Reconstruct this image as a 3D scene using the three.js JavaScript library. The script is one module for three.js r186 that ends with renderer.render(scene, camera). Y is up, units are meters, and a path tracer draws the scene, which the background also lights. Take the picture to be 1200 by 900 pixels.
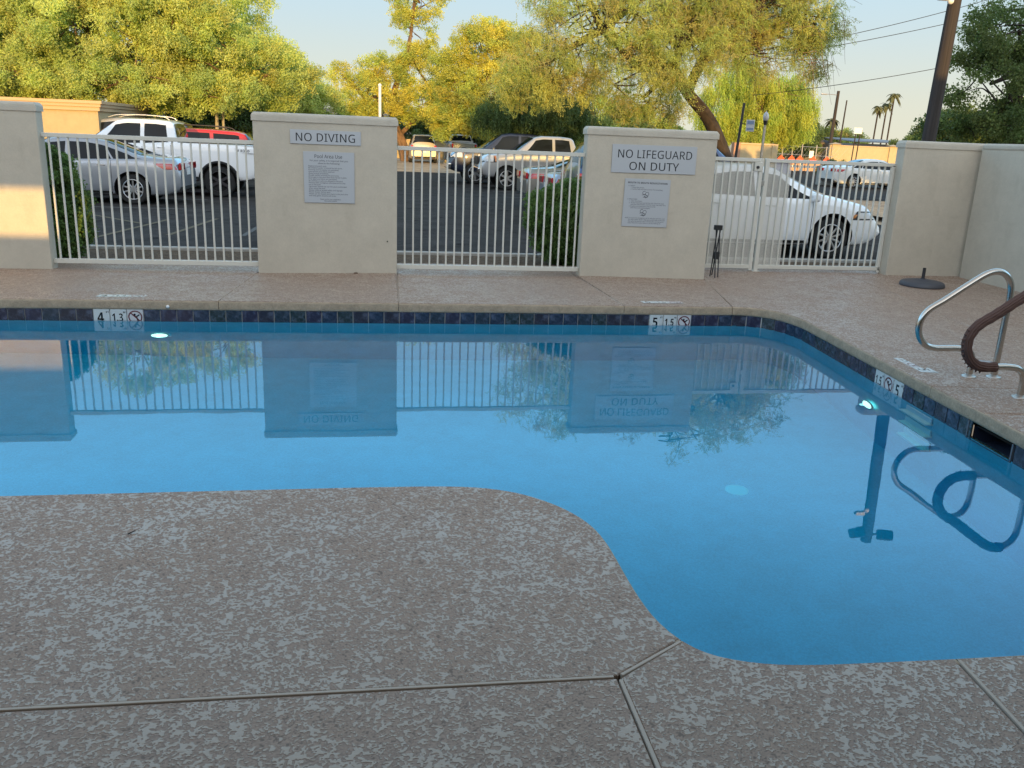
import * as THREE from 'three';
import { mergeGeometries, mergeVertices } from 'three/addons/utils/BufferGeometryUtils.js';
import { RoundedBoxGeometry } from 'three/addons/geometries/RoundedBoxGeometry.js';
import { Brush, Evaluator, SUBTRACTION } from 'three-bvh-csg';

// ------------------------------------------------------------------ camera, sky, sun, exposure
const scene = new THREE.Scene();
const camera = new THREE.PerspectiveCamera(48.05, 4 / 3, 0.05, 2500);
camera.position.set(0, 1.8268, 10.7744);
camera.rotation.set(-0.2781, -0.1655, 0.0402, 'YXZ');

const SUN_DIR = new THREE.Vector3(0.03, -0.092, -1).normalize();   // the way the sunlight travels: low sun behind the viewer
const SUN_STRENGTH = 5, EXPOSURE = 1.25;

const lerp = (a, b, t) => a + (b - a) * t;
const clamp = (x, a = 0, b = 1) => Math.min(b, Math.max(a, x));
const sstep = (a, b, x) => { const t = clamp((x - a) / (b - a)); return t * t * (3 - 2 * t); };
function rng(seed) { let s = seed >>> 0; return () => { s = (s + 0x6D2B79F5) >>> 0; let t = s; t = Math.imul(t ^ (t >>> 15), t | 1); t ^= t + Math.imul(t ^ (t >>> 7), t | 61); return ((t ^ (t >>> 14)) >>> 0) / 4294967296; }; }

{ // clear evening sky: pale and warm low down, blue overhead, brighter round the low sun
  const W = 512, H = 256, data = new Float32Array(W * H * 4);
  const stops = [[-90, .26, .22, .17], [-1, .30, .26, .20], [0, .78, .75, .58], [3, .74, .77, .66], [7, .60, .74, .79], [11, .53, .78, .95], [16, .63, 1.12, 1.58], [20, .78, 1.70, 2.6], [22, .80, 1.78, 2.8], [30, .60, 1.06, 1.48], [42, .56, .80, 1.0], [60, .47, .62, .77], [90, .40, .52, .66]];
  const toSun = SUN_DIR.clone().negate();
  for (let j = 0; j < H; j++) {
    const el = ((j + .5) / H - .5) * 180;
    let k = 0; while (k < stops.length - 2 && el > stops[k + 1][0]) k++;
    const [e0, ...c0] = stops[k], [e1, ...c1] = stops[k + 1], t = clamp((el - e0) / (e1 - e0));
    for (let i = 0; i < W; i++) {
      const az = ((i + .5) / W - .5) * 2 * Math.PI, r = Math.cos(el * Math.PI / 180);
      const d = new THREE.Vector3(Math.cos(az) * r, Math.sin(el * Math.PI / 180), Math.sin(az) * r);
      const ang = Math.acos(clamp(d.dot(toSun), -1, 1)) * 180 / Math.PI;
      const glow = (1.1 * Math.exp(-((ang / 26) ** 2)) + 0.95 * Math.exp(-((ang / 62) ** 2))) * (el > 0 ? 1 : .15);
      const side = 1 + .05 * d.x, o = (j * W + i) * 4;
      data[o] = (lerp(c0[0], c1[0], t) * side + 1.15 * glow); data[o + 1] = lerp(c0[1], c1[1], t) * (.5 + .5 * side) + .80 * glow; data[o + 2] = lerp(c0[2], c1[2], t) + .46 * glow; data[o + 3] = 1; for (let q = 0; q < 3; q++) data[o + q] /= EXPOSURE;
    }
  }
  const tex = new THREE.DataTexture(data, W, H, THREE.RGBAFormat, THREE.FloatType);
  tex.mapping = THREE.EquirectangularReflectionMapping; tex.magFilter = tex.minFilter = THREE.LinearFilter; tex.needsUpdate = true;
  scene.background = tex; scene.environment = tex;
}
const sun = new THREE.DirectionalLight(new THREE.Color().setRGB(1, .61, .19), SUN_STRENGTH);
sun.position.copy(SUN_DIR).multiplyScalar(-80).add(new THREE.Vector3(5, 0, -20)); sun.target.position.set(5, 0, -20);
sun.castShadow = true; sun.shadow.mapSize.set(4096, 4096);
Object.assign(sun.shadow.camera, { left: -70, right: 70, top: 40, bottom: -40, near: 1, far: 260 });
scene.add(sun, sun.target);

const renderer = new THREE.WebGLRenderer({ antialias: true });
renderer.toneMapping = THREE.LinearToneMapping; renderer.toneMappingExposure = EXPOSURE; renderer.shadowMap.enabled = true;

// ------------------------------------------------------------------ helpers
const used = {};
function numbered(name) { const n = used[name] = (used[name] ?? -1) + 1; return n ? `${name}_${String(n).padStart(3, '0')}` : name; }
function thing(name, label, category, pos = [0, 0, 0], turn = 0, group) {
  const o = new THREE.Group(); o.name = numbered(name); o.position.set(...pos); o.rotation.y = turn; o.userData = { label, category };
  if (group) o.userData.group = group;
  scene.add(o); return o;
}
function structure(name) { const o = new THREE.Group(); o.name = numbered(name); o.userData.kind = 'structure'; scene.add(o); return o; }
function mesh(name, geo, mat, parent, opt = {}) {
  const m = new THREE.Mesh(Array.isArray(geo) ? merge(geo) : geo, mat); m.name = parent === scene ? numbered(name) : name; m.castShadow = m.receiveShadow = true;
  if (opt.kind) m.userData.kind = opt.kind;
  if (opt.label) m.userData.label = opt.label;
  if (opt.category) m.userData.category = opt.category;
  if (opt.group) m.userData.group = opt.group;
  if (opt.pos) m.position.set(...opt.pos);
  if (opt.rot) m.rotation.set(...opt.rot);
  parent.add(m); return m;
}
function merge(list) {
  const flat = list.map((g) => { const n = g.index ? g.toNonIndexed() : g; for (const k of Object.keys(n.attributes)) if (!['position', 'normal', 'uv'].includes(k)) n.deleteAttribute(k); if (!n.attributes.uv) n.setAttribute('uv', new THREE.BufferAttribute(new Float32Array(n.attributes.position.count * 2), 2)); return n; });
  return mergeGeometries(flat);
}
function box(w, h, d, x = 0, y = 0, z = 0, ry = 0) { const g = new THREE.BoxGeometry(w, h, d); if (ry) g.rotateY(ry); return boxUV(g.translate(x, y, z)); }
function rbox(w, h, d, r, x = 0, y = 0, z = 0, seg = 2) { return boxUV(new RoundedBoxGeometry(w, h, d, seg, r).translate(x, y, z)); }
function boxUV(g) {  // uv in metres from the dominant axis
  g = g.index ? g.toNonIndexed() : g; const p = g.attributes.position, n = g.attributes.normal, uv = new Float32Array(p.count * 2);
  for (let i = 0; i < p.count; i++) { const ax = Math.abs(n.getX(i)), ay = Math.abs(n.getY(i)), az = Math.abs(n.getZ(i)); const [u, v] = ay >= ax && ay >= az ? [p.getX(i), p.getZ(i)] : ax > az ? [p.getZ(i), p.getY(i)] : [p.getX(i), p.getY(i)]; uv[2 * i] = u; uv[2 * i + 1] = v; }
  g.setAttribute('uv', new THREE.BufferAttribute(uv, 2)); return g;
}
const V = (x, y, z) => new THREE.Vector3(x, y, z);
function tube(points, r, seg = 8, per = 6, closed = false) { const c = new THREE.CatmullRomCurve3(points.map((p) => V(...p)), closed, 'centripetal'); return new THREE.TubeGeometry(c, points.length * per, r, seg, closed); }
function rod(a, b, r0, r1 = r0, seg = 8) { const A = V(...a), B = V(...b), d = B.clone().sub(A), g = new THREE.CylinderGeometry(r1, r0, d.length(), seg, 1); g.translate(0, d.length() / 2, 0); g.applyQuaternion(new THREE.Quaternion().setFromUnitVectors(V(0, 1, 0), d.normalize())); return g.translate(A.x, A.y, A.z); }
const C = (r, g, b) => new THREE.Color().setRGB(r, g, b);
const std = (c, roughness = .8, extra = {}) => new THREE.MeshStandardMaterial({ color: C(...c), roughness, ...extra });

// tileable noise
function noiseGrid(n, seed) { const r = rng(seed), a = new Float32Array(n * n); for (let i = 0; i < a.length; i++) a[i] = r() * 2 - 1; return { n, a }; }
function vnoise(G, x, y) { // value noise, wraps at G.n
  const n = G.n; const xi = Math.floor(x), yi = Math.floor(y), fx = x - xi, fy = y - yi, u = fx * fx * (3 - 2 * fx), v = fy * fy * (3 - 2 * fy);
  const x0 = ((xi % n) + n) % n, x1 = (x0 + 1) % n, y0 = ((yi % n) + n) % n, y1 = (y0 + 1) % n, a = G.a;
  return lerp(lerp(a[y0 * n + x0], a[y0 * n + x1], u), lerp(a[y1 * n + x0], a[y1 * n + x1], u), v);
}
function texture(W, H, fn, { srgb = true, repeat } = {}) { // fn(u, v) -> [r,g,b] linear-ish 0..1 stored as bytes
  const d = new Uint8Array(W * H * 4);
  for (let j = 0; j < H; j++) for (let i = 0; i < W; i++) { const c = fn(i / W, j / H, i, j), o = (j * W + i) * 4; for (let k = 0; k < 3; k++) { let x = clamp(c[k]); if (srgb) x = x <= .0031308 ? x * 12.92 : 1.055 * x ** (1 / 2.4) - .055; d[o + k] = x * 255 + .5; } d[o + 3] = 255; }
  const t = new THREE.DataTexture(d, W, H, THREE.RGBAFormat); t.wrapS = t.wrapT = THREE.RepeatWrapping; t.magFilter = THREE.LinearFilter; t.minFilter = THREE.LinearMipmapLinearFilter; t.generateMipmaps = true;
  if (srgb) t.colorSpace = THREE.SRGBColorSpace;
  if (repeat) t.repeat.set(...repeat);
  t.needsUpdate = true; return t;
}
const mono = (W, H, fn, o = {}) => texture(W, H, (u, v, i, j) => { const x = fn(u, v, i, j); return [x, x, x]; }, { srgb: false, ...o });
const N8 = noiseGrid(8, 11), N16 = noiseGrid(16, 12), N32 = noiseGrid(32, 13), N64 = noiseGrid(64, 14), N128 = noiseGrid(128, 15), N256 = noiseGrid(256, 16), N512 = noiseGrid(512, 17);

// ------------------------------------------------------------------ materials
const M = {};
{ // sprayed acrylic deck coating, knocked down flat: pale flats over a darker ground (3 m tile)
  const S = 2048, h = new Float32Array(S * S);
  for (let j = 0; j < S; j++) for (let i = 0; i < S; i++) {
    const u = i / S, v = j / S;
    const wx = .2 * vnoise(N128, u * 128, v * 128) / 128, wy = .2 * vnoise(N128, u * 128 + 31.7, v * 128 + 12.3) / 128;
    const a = vnoise(N256, (u + wx) * 256 + 7.3, (v + wy) * 256 + 3.1), b = vnoise(N128, (u + wx) * 128, (v + wy) * 128), c = vnoise(N512, u * 512, v * 512), low = vnoise(N64, u * 64 + 5.5, v * 64), lo2 = vnoise(N16, u * 16, v * 16);
    h[j * S + i] = .54 * a + .26 * b + .40 * c + .17 * low + .19 * lo2;
  }
  const mask = (x) => sstep(.035, .12, x);
  M.deckMap = texture(S, S, (u, v, i, j) => {
    const m = mask(h[j * S + i]), g = 1 + .20 * vnoise(N512, u * 512 + .5, v * 512 + .5), w = .5 + .5 * vnoise(N16, u * 16, v * 16), pit = sstep(-.50, -.75, h[j * S + i]);
    const base = [lerp(.312, .285, w), lerp(.208, .193, w), lerp(.150, .146, w)].map((x) => x * g * (1 - .4 * pit)), top = [.392, .287, .215];
    return base.map((x, k) => lerp(x, top[k] * (1 + .05 * vnoise(N256, u * 256, v * 256)), m));
  });
  M.deckBump = mono(S, S, (u, v, i, j) => { const x = h[j * S + i]; return .75 * mask(x) + .25 * clamp(.5 + x); });
  const rough = mono(S / 2, S / 2, (u, v, i, j) => lerp(.74, .34, mask(h[j * 2 * S + i * 2])));
  M.deck = new THREE.MeshStandardMaterial({ map: M.deckMap, bumpMap: M.deckBump, bumpScale: .0032, roughnessMap: rough, roughness: 1 });
}
const stuccoBump = mono(512, 512, (u, v) => .5 + .22 * vnoise(N128, u * 128, v * 128) + .2 * vnoise(N64, u * 64, v * 64) + .12 * vnoise(N256, u * 256, v * 256));
const stuccoMap = (r, g, b) => texture(512, 512, (u, v) => { const k = 1 + .045 * vnoise(N8, u * 8, v * 8) + .03 * vnoise(N32, u * 32, v * 32) + .03 * vnoise(N128, u * 128, v * 128); const s = .05 * sstep(.35, .8, vnoise(N16, u * 16 + 3, v * 4)); return [r * (k - s), g * (k - s * 1.1), b * (k - s * 1.2)]; }, { repeat: [.5, .5] });
stuccoBump.repeat.set(1, 1);
M.stucco = new THREE.MeshStandardMaterial({ map: stuccoMap(.49, .435, .352), bumpMap: stuccoBump, bumpScale: .0012, roughness: .82 });
M.cap = new THREE.MeshStandardMaterial({ map: stuccoMap(.485, .437, .362), bumpMap: stuccoBump, bumpScale: .0008, roughness: .7 });
M.tanWall = new THREE.MeshStandardMaterial({ map: stuccoMap(.42, .335, .20), bumpMap: stuccoBump, bumpScale: .002, roughness: .9 });
M.tanTrim = std([.50, .36, .22], .85);
M.fence = std([.60, .575, .51], .42);
M.coping = new THREE.MeshStandardMaterial({ map: texture(512, 512, (u, v) => { const k = 1 + .16 * vnoise(N128, u * 128, v * 128) + .14 * vnoise(N32, u * 32, v * 32) + .12 * vnoise(N256, u * 256, v * 256); return [.38 * k, .285 * k, .195 * k]; }), bumpMap: stuccoBump, bumpScale: .001, roughness: .75 });
M.grout = std([.62, .60, .56], .9);
M.joint = std([.46, .37, .30], .92);
M.jointDark = std([.05, .045, .04], .95);
M.tiles = [0, 1, 2, 3, 4].map((s) => new THREE.MeshStandardMaterial({ map: texture(128, 128, (u, v) => { const a = vnoise(N8, u * 5 + s * 3.7, v * 5 + s), b = vnoise(N16, u * 14 + s * 5, v * 14), c = vnoise(N64, u * 50, v * 50 + s * 9); const k = clamp(.5 + .45 * a + .35 * b + .2 * c); return [lerp(.014, .085, k * k) + (s % 2) * .012, lerp(.022, .105, k * k), lerp(.045, .16, k * k) - (s % 3) * .012]; }), roughness: .16 }));
M.plaster = new THREE.MeshStandardMaterial({ map: texture(1024, 1024, (u, v) => { const k = 1 + .06 * vnoise(N8, u * 8, v * 8) + .06 * vnoise(N32, u * 32, v * 32) + .10 * vnoise(N512, u * 512, v * 512) + .06 * vnoise(N256, u * 256, v * 256); return [.13 * k, .54 * k, .67 * k]; }, { repeat: [.33, .33] }), roughness: .8 });
M.water = new THREE.MeshPhysicalMaterial({ color: 0xffffff, roughness: 0, transmission: 1, thickness: 1.5, ior: 1.333, attenuationColor: C(.32, .90, .97), attenuationDistance: 1.0 });
M.water.bumpMap = mono(512, 512, (u, v) => .5 + .30 * vnoise(N8, u * 8, v * 8) + .16 * vnoise(N16, u * 16 + .3, v * 16) + .05 * vnoise(N32, u * 32, v * 32)); M.water.bumpScale = .00028;
M.asphalt = new THREE.MeshPhysicalMaterial({ specularIntensity: .12, map: texture(1024, 1024, (u, v) => { const k = 1 + .22 * vnoise(N8, u * 8, v * 8) + .2 * vnoise(N32, u * 32, v * 32) + .35 * vnoise(N512, u * 512, v * 512) - .45 * sstep(.62, .8, vnoise(N16, u * 16 + 2.2, v * 16)); return [.046 * k, .043 * k, .042 * k]; }, { repeat: [.2, .2] }), bumpMap: mono(512, 512, (u, v) => .5 + .5 * vnoise(N256, u * 256, v * 256), { repeat: [.5, .5] }), bumpScale: .004, roughness: .92 });
M.sunlitAsphalt = new THREE.MeshStandardMaterial({ map: texture(512, 512, (u, v) => { const k = 1 + .18 * vnoise(N8, u * 8, v * 8) + .2 * vnoise(N64, u * 64, v * 64) + .3 * vnoise(N256, u * 256, v * 256); return [.36 * k, .265 * k, .175 * k]; }, { repeat: [.1, .1] }), bumpMap: M.asphalt.bumpMap, bumpScale: .006, roughness: .95 });  // same asphalt, paled and warmed in colour to stand in for low sunlight
M.dirt = new THREE.MeshStandardMaterial({ map: texture(512, 512, (u, v) => { const k = 1 + .25 * vnoise(N8, u * 8, v * 8) + .25 * vnoise(N64, u * 64, v * 64) + .4 * vnoise(N256, u * 256, v * 256); return [.40 * k, .29 * k, .19 * k]; }, { repeat: [.15, .15] }), roughness: 1 });
M.gravel = new THREE.MeshPhysicalMaterial({ specularIntensity: .2, map: texture(512, 512, (u, v) => { const k = 1 + .3 * vnoise(N64, u * 64, v * 64) + .5 * vnoise(N256, u * 256, v * 256); return [.13 * k, .095 * k, .068 * k]; }, { repeat: [.5, .5] }), bumpMap: M.asphalt.bumpMap, bumpScale: .015, roughness: 1 });
M.concrete = new THREE.MeshStandardMaterial({ map: texture(256, 256, (u, v) => { const k = 1 + .1 * vnoise(N16, u * 16, v * 16) + .12 * vnoise(N128, u * 128, v * 128); return [.36 * k, .34 * k, .31 * k]; }), roughness: .9 });
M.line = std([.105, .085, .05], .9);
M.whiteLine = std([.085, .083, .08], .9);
M.steel = std([.56, .53, .49], .2, { metalness: 1 });
M.steelDull = std([.50, .48, .45], .35, { metalness: 1 });
M.darkMetal = std([.035, .032, .035], .5, { metalness: .3 });
M.plasticGrey = std([.055, .055, .065], .55);
M.black = std([.012, .012, .013], .5);
M.rubber = std([.018, .018, .018], .85);
M.aluminium = std([.52, .55, .60], .42, { metalness: .25 });
M.white = std([.75, .75, .74], .45);
M.cover = new THREE.MeshStandardMaterial({ color: C(.105, .055, .044), roughness: .85 });
M.wood = new THREE.MeshStandardMaterial({ map: texture(128, 512, (u, v) => { const k = 1 + .3 * vnoise(N32, u * 32, v * 4) + .25 * vnoise(N128, u * 128, v * 16); return [.032 * k, .025 * k, .023 * k]; }), roughness: .85 });
M.bark = new THREE.MeshStandardMaterial({ map: texture(256, 256, (u, v) => { const k = 1 + .4 * vnoise(N16, u * 16, v * 6) + .35 * vnoise(N64, u * 64, v * 20); return [.15 * k, .095 * k, .062 * k]; }), roughness: .95 });
M.barkDark = new THREE.MeshStandardMaterial({ map: texture(256, 256, (u, v) => { const k = 1 + .4 * vnoise(N16, u * 16, v * 6) + .35 * vnoise(N64, u * 64, v * 20); return [.034 * k, .025 * k, .020 * k]; }), roughness: .95 });
M.glassDark = new THREE.MeshPhysicalMaterial({ color: C(.010, .013, .017), roughness: .04, specularIntensity: .55 });
M.glassGrey = new THREE.MeshStandardMaterial({ color: C(.06, .065, .065), roughness: .12 });
M.chrome = std([.7, .7, .7], .12, { metalness: 1 });
M.rimSilver = std([.55, .56, .58], .28, { metalness: .9 });
M.lampRed = new THREE.MeshPhysicalMaterial({ color: C(.42, .012, .016), roughness: .12, clearcoat: 1 });
M.lampClear = new THREE.MeshPhysicalMaterial({ color: C(.55, .57, .6), roughness: .1, clearcoat: 1 });
M.lampAmber = new THREE.MeshPhysicalMaterial({ color: C(.45, .14, .02), roughness: .15, clearcoat: 1 });
const paint = (r, g, b, metalness = 0) => new THREE.MeshPhysicalMaterial({ color: C(r, g, b), roughness: .38, metalness, clearcoat: 1, clearcoatRoughness: .04 });
M.roofGrey = std([.16, .13, .11], .9);
M.roofBlue = std([.20, .23, .27], .9);
M.sign = new THREE.MeshStandardMaterial({ color: C(.44, .455, .475), roughness: .38, metalness: .2 });

function canvasTex(W, H, draw) { const c = document.createElement('canvas'); c.width = W; c.height = H; const g = c.getContext('2d'); draw(g, W, H); const t = new THREE.CanvasTexture(c); t.colorSpace = THREE.SRGBColorSpace; t.magFilter = THREE.LinearFilter; t.anisotropy = 8; return t; }

// ------------------------------------------------------------------ pool outline (plan, x-z), coping edge 0.2 m above the water
const FZ = (x) => 2.175 + .0135 * (x + 3.5), RX = (z) => 4.25 - .083 * (z - 2.7);
function catmull(pts, per) { return new THREE.CatmullRomCurve3(pts.map(([x, z]) => V(x, 0, z)), false, 'centripetal').getPoints(pts.length * per).map((p) => [p.x, p.z]); }
const EDGE_Y = .2, X_END = -7;
const farLine = []; for (let x = X_END; x <= 3.4; x += .2) farLine.push([x, FZ(x)]);
const corner = catmull([[3.42, FZ(3.42)], [3.67, 2.268], [3.90, 2.285], [4.08, 2.40], [4.19, 2.60], [4.235, 2.88]], 3);
const rightLine = []; for (let z = 3.0; z <= 7.9; z += .2) rightLine.push([RX(z), z]);
const nearRight = catmull([[RX(8.1), 8.1], [3.72, 8.38], [3.5, 8.525], [3.2, 8.535]], 3);
const nearCurve = catmull([[2.9, 8.53], [2.186, 8.512], [1.565, 8.497], [1.416, 8.49], [1.275, 8.471], [1.171, 8.437], [1.087, 8.385], [1.021, 8.285], [.984, 8.149], [.970, 7.99], [.968, 7.79], [.966, 7.58], [.945, 7.413], [.885, 7.255], [.793, 7.126], [.69, 7.03], [.573, 6.967], [.44, 6.93], [.30, 6.915], [.126, 6.908]], 2);
const nearLine = []; for (let x = -.1; x >= X_END; x -= .3) nearLine.push([x, 6.905]);
nearLine.push([X_END, 6.905]);
const OUT = []; for (const p of [...farLine, ...corner, ...rightLine, ...nearRight, ...nearCurve, ...nearLine]) { const q = OUT[OUT.length - 1]; if (!q || Math.hypot(p[0] - q[0], p[1] - q[1]) > .012) OUT.push(p); }
// arclength
const ARC = [0]; for (let i = 1; i <= OUT.length; i++) { const a = OUT[i - 1], b = OUT[i % OUT.length]; ARC.push(ARC[i - 1] + Math.hypot(b[0] - a[0], b[1] - a[1])); }
const TOTAL = ARC[OUT.length];
function onEdge(s, off = 0) { // point at arclength s, off metres to the outside; walk goes far edge left to right
  s = ((s % TOTAL) + TOTAL) % TOTAL; let i = 0, hi = OUT.length - 1; while (i < hi) { const m = (i + hi + 1) >> 1; if (ARC[m] <= s) i = m; else hi = m - 1; }
  const a = OUT[i], b = OUT[(i + 1) % OUT.length], L = ARC[i + 1] - ARC[i], t = (s - ARC[i]) / L, tx = (b[0] - a[0]) / L, tz = (b[1] - a[1]) / L;
  return { x: lerp(a[0], b[0], t) + tz * off, z: lerp(a[1], b[1], t) - tx * off, tx, tz };
}
const sAt = (x, z) => { let best = 0, bd = 1e9; for (let s = 0; s < TOTAL; s += .01) { const p = onEdge(s), d = (p.x - x) ** 2 + (p.z - z) ** 2; if (d < bd) { bd = d; best = s; } } return best; };
function offsetLoop(off) { const r = []; const n = OUT.length; for (let i = 0; i < n; i++) { const a = OUT[(i + n - 1) % n], b = OUT[i], c = OUT[(i + 1) % n]; let tx = c[0] - a[0], tz = c[1] - a[1]; const l = Math.hypot(tx, tz); tx /= l; tz /= l; const d1 = Math.hypot(b[0] - a[0], b[1] - a[1]), d2 = Math.hypot(c[0] - b[0], c[1] - b[1]); const dot = clamp(((b[0] - a[0]) * (c[0] - b[0]) + (b[1] - a[1]) * (c[1] - b[1])) / (d1 * d2), -1, 1), k = Math.min(1.42, 1 / Math.cos(Math.acos(dot) / 2)); r.push([b[0] + tz * off * k, b[1] - tx * off * k]); } return r; }
function flat(outline, holes, yFn, mat, name, parent, opt, uvScale = 1) { // horizontal sheet facing up
  const sh = outline.map(([x, z]) => new THREE.Vector2(x, z)), hs = holes.map((h) => h.map(([x, z]) => new THREE.Vector2(x, z)));
  const tri = THREE.ShapeUtils.triangulateShape(sh, hs), all = [...sh, ...hs.flat()], pos = [], uv = [], idx = [];
  for (const p of all) { pos.push(p.x, yFn(p.x, p.y), p.y); uv.push(p.x * uvScale, -p.y * uvScale); }
  for (const [a, b, c] of tri) { const A = all[a], B = all[b], D = all[c]; const up = (B.x - A.x) * (D.y - A.y) - (B.y - A.y) * (D.x - A.x); up < 0 ? idx.push(a, b, c) : idx.push(a, c, b); }
  const g = new THREE.BufferGeometry(); g.setAttribute('position', new THREE.Float32BufferAttribute(pos, 3)); g.setAttribute('uv', new THREE.Float32BufferAttribute(uv, 2)); g.setIndex(idx); g.computeVertexNormals();
  return mesh(name, g, mat, parent, opt);
}

// ------------------------------------------------------------------ ground, lot, street
const DECK_RECT = [[-8.8, -1.25], [8.75, -1.25], [8.75, 12.75], [-8.8, 12.75]];
flat([[-900, 300], [1100, 300], [1100, -1200], [-900, -1200]], [DECK_RECT], () => -.12, M.dirt, 'ground', scene, { kind: 'structure' });
const rect = (x0, z0, x1, z1) => [[x0, z0], [x1, z0], [x1, z1], [x0, z1]];
flat([[-40, -2.72], [2.5, -2.42], [9, -2.42], [13, -3.6], [13, -12.4], [15.2, -22.5], [16, -33.2], [-40, -33.2]], [], () => .03, M.asphalt, 'parking_lot', scene, { kind: 'structure' });
flat(rect(-40, -33.2, 20, -62), [], () => .026, M.sunlitAsphalt, 'parking_lot', scene, { kind: 'structure' });  // far end of the lot, sunlight put into its colour
flat([[13.05, -1.4], [60, -1.4], [60, -12], [14.6, -12.6]], [], () => .02, M.asphalt, 'side_road', scene, { kind: 'structure' });
flat([[14.6, -12.65], [60, -9], [60, -16], [18.2, -20.6], [15.3, -22.3]], [], () => .028, M.dirt, 'sunlit_gravel_strip', scene, { kind: 'structure' });  // tan ground laid where the sun band falls, paler colour standing in for sunlight
flat([[16.05, -22.8], [18.3, -21], [62, -16.4], [90, -60], [20.1, -61]], [], () => .024, M.asphalt, 'street', scene, { kind: 'structure' });
flat([[20.1, -61.2], [90, -60.2], [110, -68], [20, -68]], [], () => .06, M.concrete, 'pavement', scene, { kind: 'structure' });
flat([[-40, -1.2], [8.7, -1.2], [13, -1.2], [13, -3.3], [9, -2.28], [2.5, -2.28], [-40, -2.58]], [], (x, z) => .075, M.gravel, 'gravel_bed', scene, { kind: 'structure' });
{ // kerb between gravel bed and lot
  const k = structure('kerb');
  const pts = [[-40, -2.65], [2.5, -2.35], [9, -2.35], [13, -3.45]];
  for (let i = 0; i < 3; i++) { const [a, b] = [pts[i], pts[i + 1]], n = i === 2 ? 2 : Math.round(Math.hypot(b[0] - a[0], b[1] - a[1]) / 3); for (let j = 0; j < n; j++) { const x0 = lerp(a[0], b[0], j / n), z0 = lerp(a[1], b[1], j / n), x1 = lerp(a[0], b[0], (j + 1) / n), z1 = lerp(a[1], b[1], (j + 1) / n), L = Math.hypot(x1 - x0, z1 - z0); mesh('kerb_stone', rbox(L - .012, .16, .14, .02, 0, 0, 0).rotateY(-Math.atan2(z1 - z0, x1 - x0)).translate((x0 + x1) / 2, .04, (z0 + z1) / 2), M.concrete, k); } }
}
{ // faded stall lines
  const strips = [[-4.5, -3.3, -3.95, -7.1], [-3.4, -4.5, -3.1, -7.5], [-5.5, -7.7, -4.25, -6.3], [-4.75, -3.2, -4.6, -4.9], [-2.2, -4.6, -2.0, -9]];
  const geos = strips.map(([x0, z0, x1, z1]) => { const L = Math.hypot(x1 - x0, z1 - z0); return new THREE.PlaneGeometry(L, .09).rotateX(-Math.PI / 2).rotateY(-Math.atan2(z1 - z0, x1 - x0)).translate((x0 + x1) / 2, .036, (z0 + z1) / 2); });
  mesh('stall_line', geos.slice(0, 3), M.line, scene, { kind: 'structure' });
  mesh('stall_line', [geos[3], geos[4]], M.whiteLine, scene, { kind: 'structure' });
  const row = []; for (let z = -8.3; z > -31; z -= 2.75) row.push(box(4.6, .004, .1, 6.4, .034, z), box(4.6, .004, .1, -6.4, .034, z - 1.2));
  mesh('stall_line', row, M.whiteLine, scene, { kind: 'structure' });
}

// ------------------------------------------------------------------ pool shell, tiles, coping
const pool = structure('pool');
{
  const loop = offsetLoop(.0), floorY = (x) => -(1.28 + .2 * clamp((x + 4) / 7));
  const pos = [], uv = [], idx = []; let s = 0; const n = loop.length;
  for (let i = 0; i <= n; i++) { const p = loop[i % n]; if (i) s += Math.hypot(p[0] - loop[i - 1][0], p[1] - loop[i - 1][1]); pos.push(p[0], -.02, p[1], p[0], floorY(p[0]) - .02, p[1]); uv.push(s, 0, s, -1.4); if (i < n) { const a = 2 * i; idx.push(a, a + 1, a + 2, a + 1, a + 3, a + 2); } }
  const g = new THREE.BufferGeometry(); g.setAttribute('position', new THREE.Float32BufferAttribute(pos, 3)); g.setAttribute('uv', new THREE.Float32BufferAttribute(uv, 2)); g.setIndex(idx); g.computeVertexNormals();
  mesh('pool_wall', g, M.plaster, pool);
  flat(loop, [], floorY, M.plaster, 'pool_floor', pool);
  // grout bed behind the tiles
  const gp = [], gi = [], L2 = offsetLoop(.012); for (let i = 0; i <= n; i++) { const p = L2[i % n]; gp.push(p[0], -.045, p[1], p[0], .12, p[1]); if (i < n && !(p[0] > 3.8 && p[1] > 5.7 && p[1] < 6.25)) { const a = 2 * i; gi.push(a, a + 2, a + 1, a + 1, a + 2, a + 3); } }
  const gg = new THREE.BufferGeometry(); gg.setAttribute('position', new THREE.Float32BufferAttribute(gp, 3)); gg.setAttribute('uv', new THREE.Float32BufferAttribute(new Float32Array(gp.length / 3 * 2), 2)); gg.setIndex(gi); gg.computeVertexNormals();
  mesh('grout', gg, M.grout, pool);
}
const S0 = sAt(-3.4, FZ(-3.4)), TP = .1524;
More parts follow.
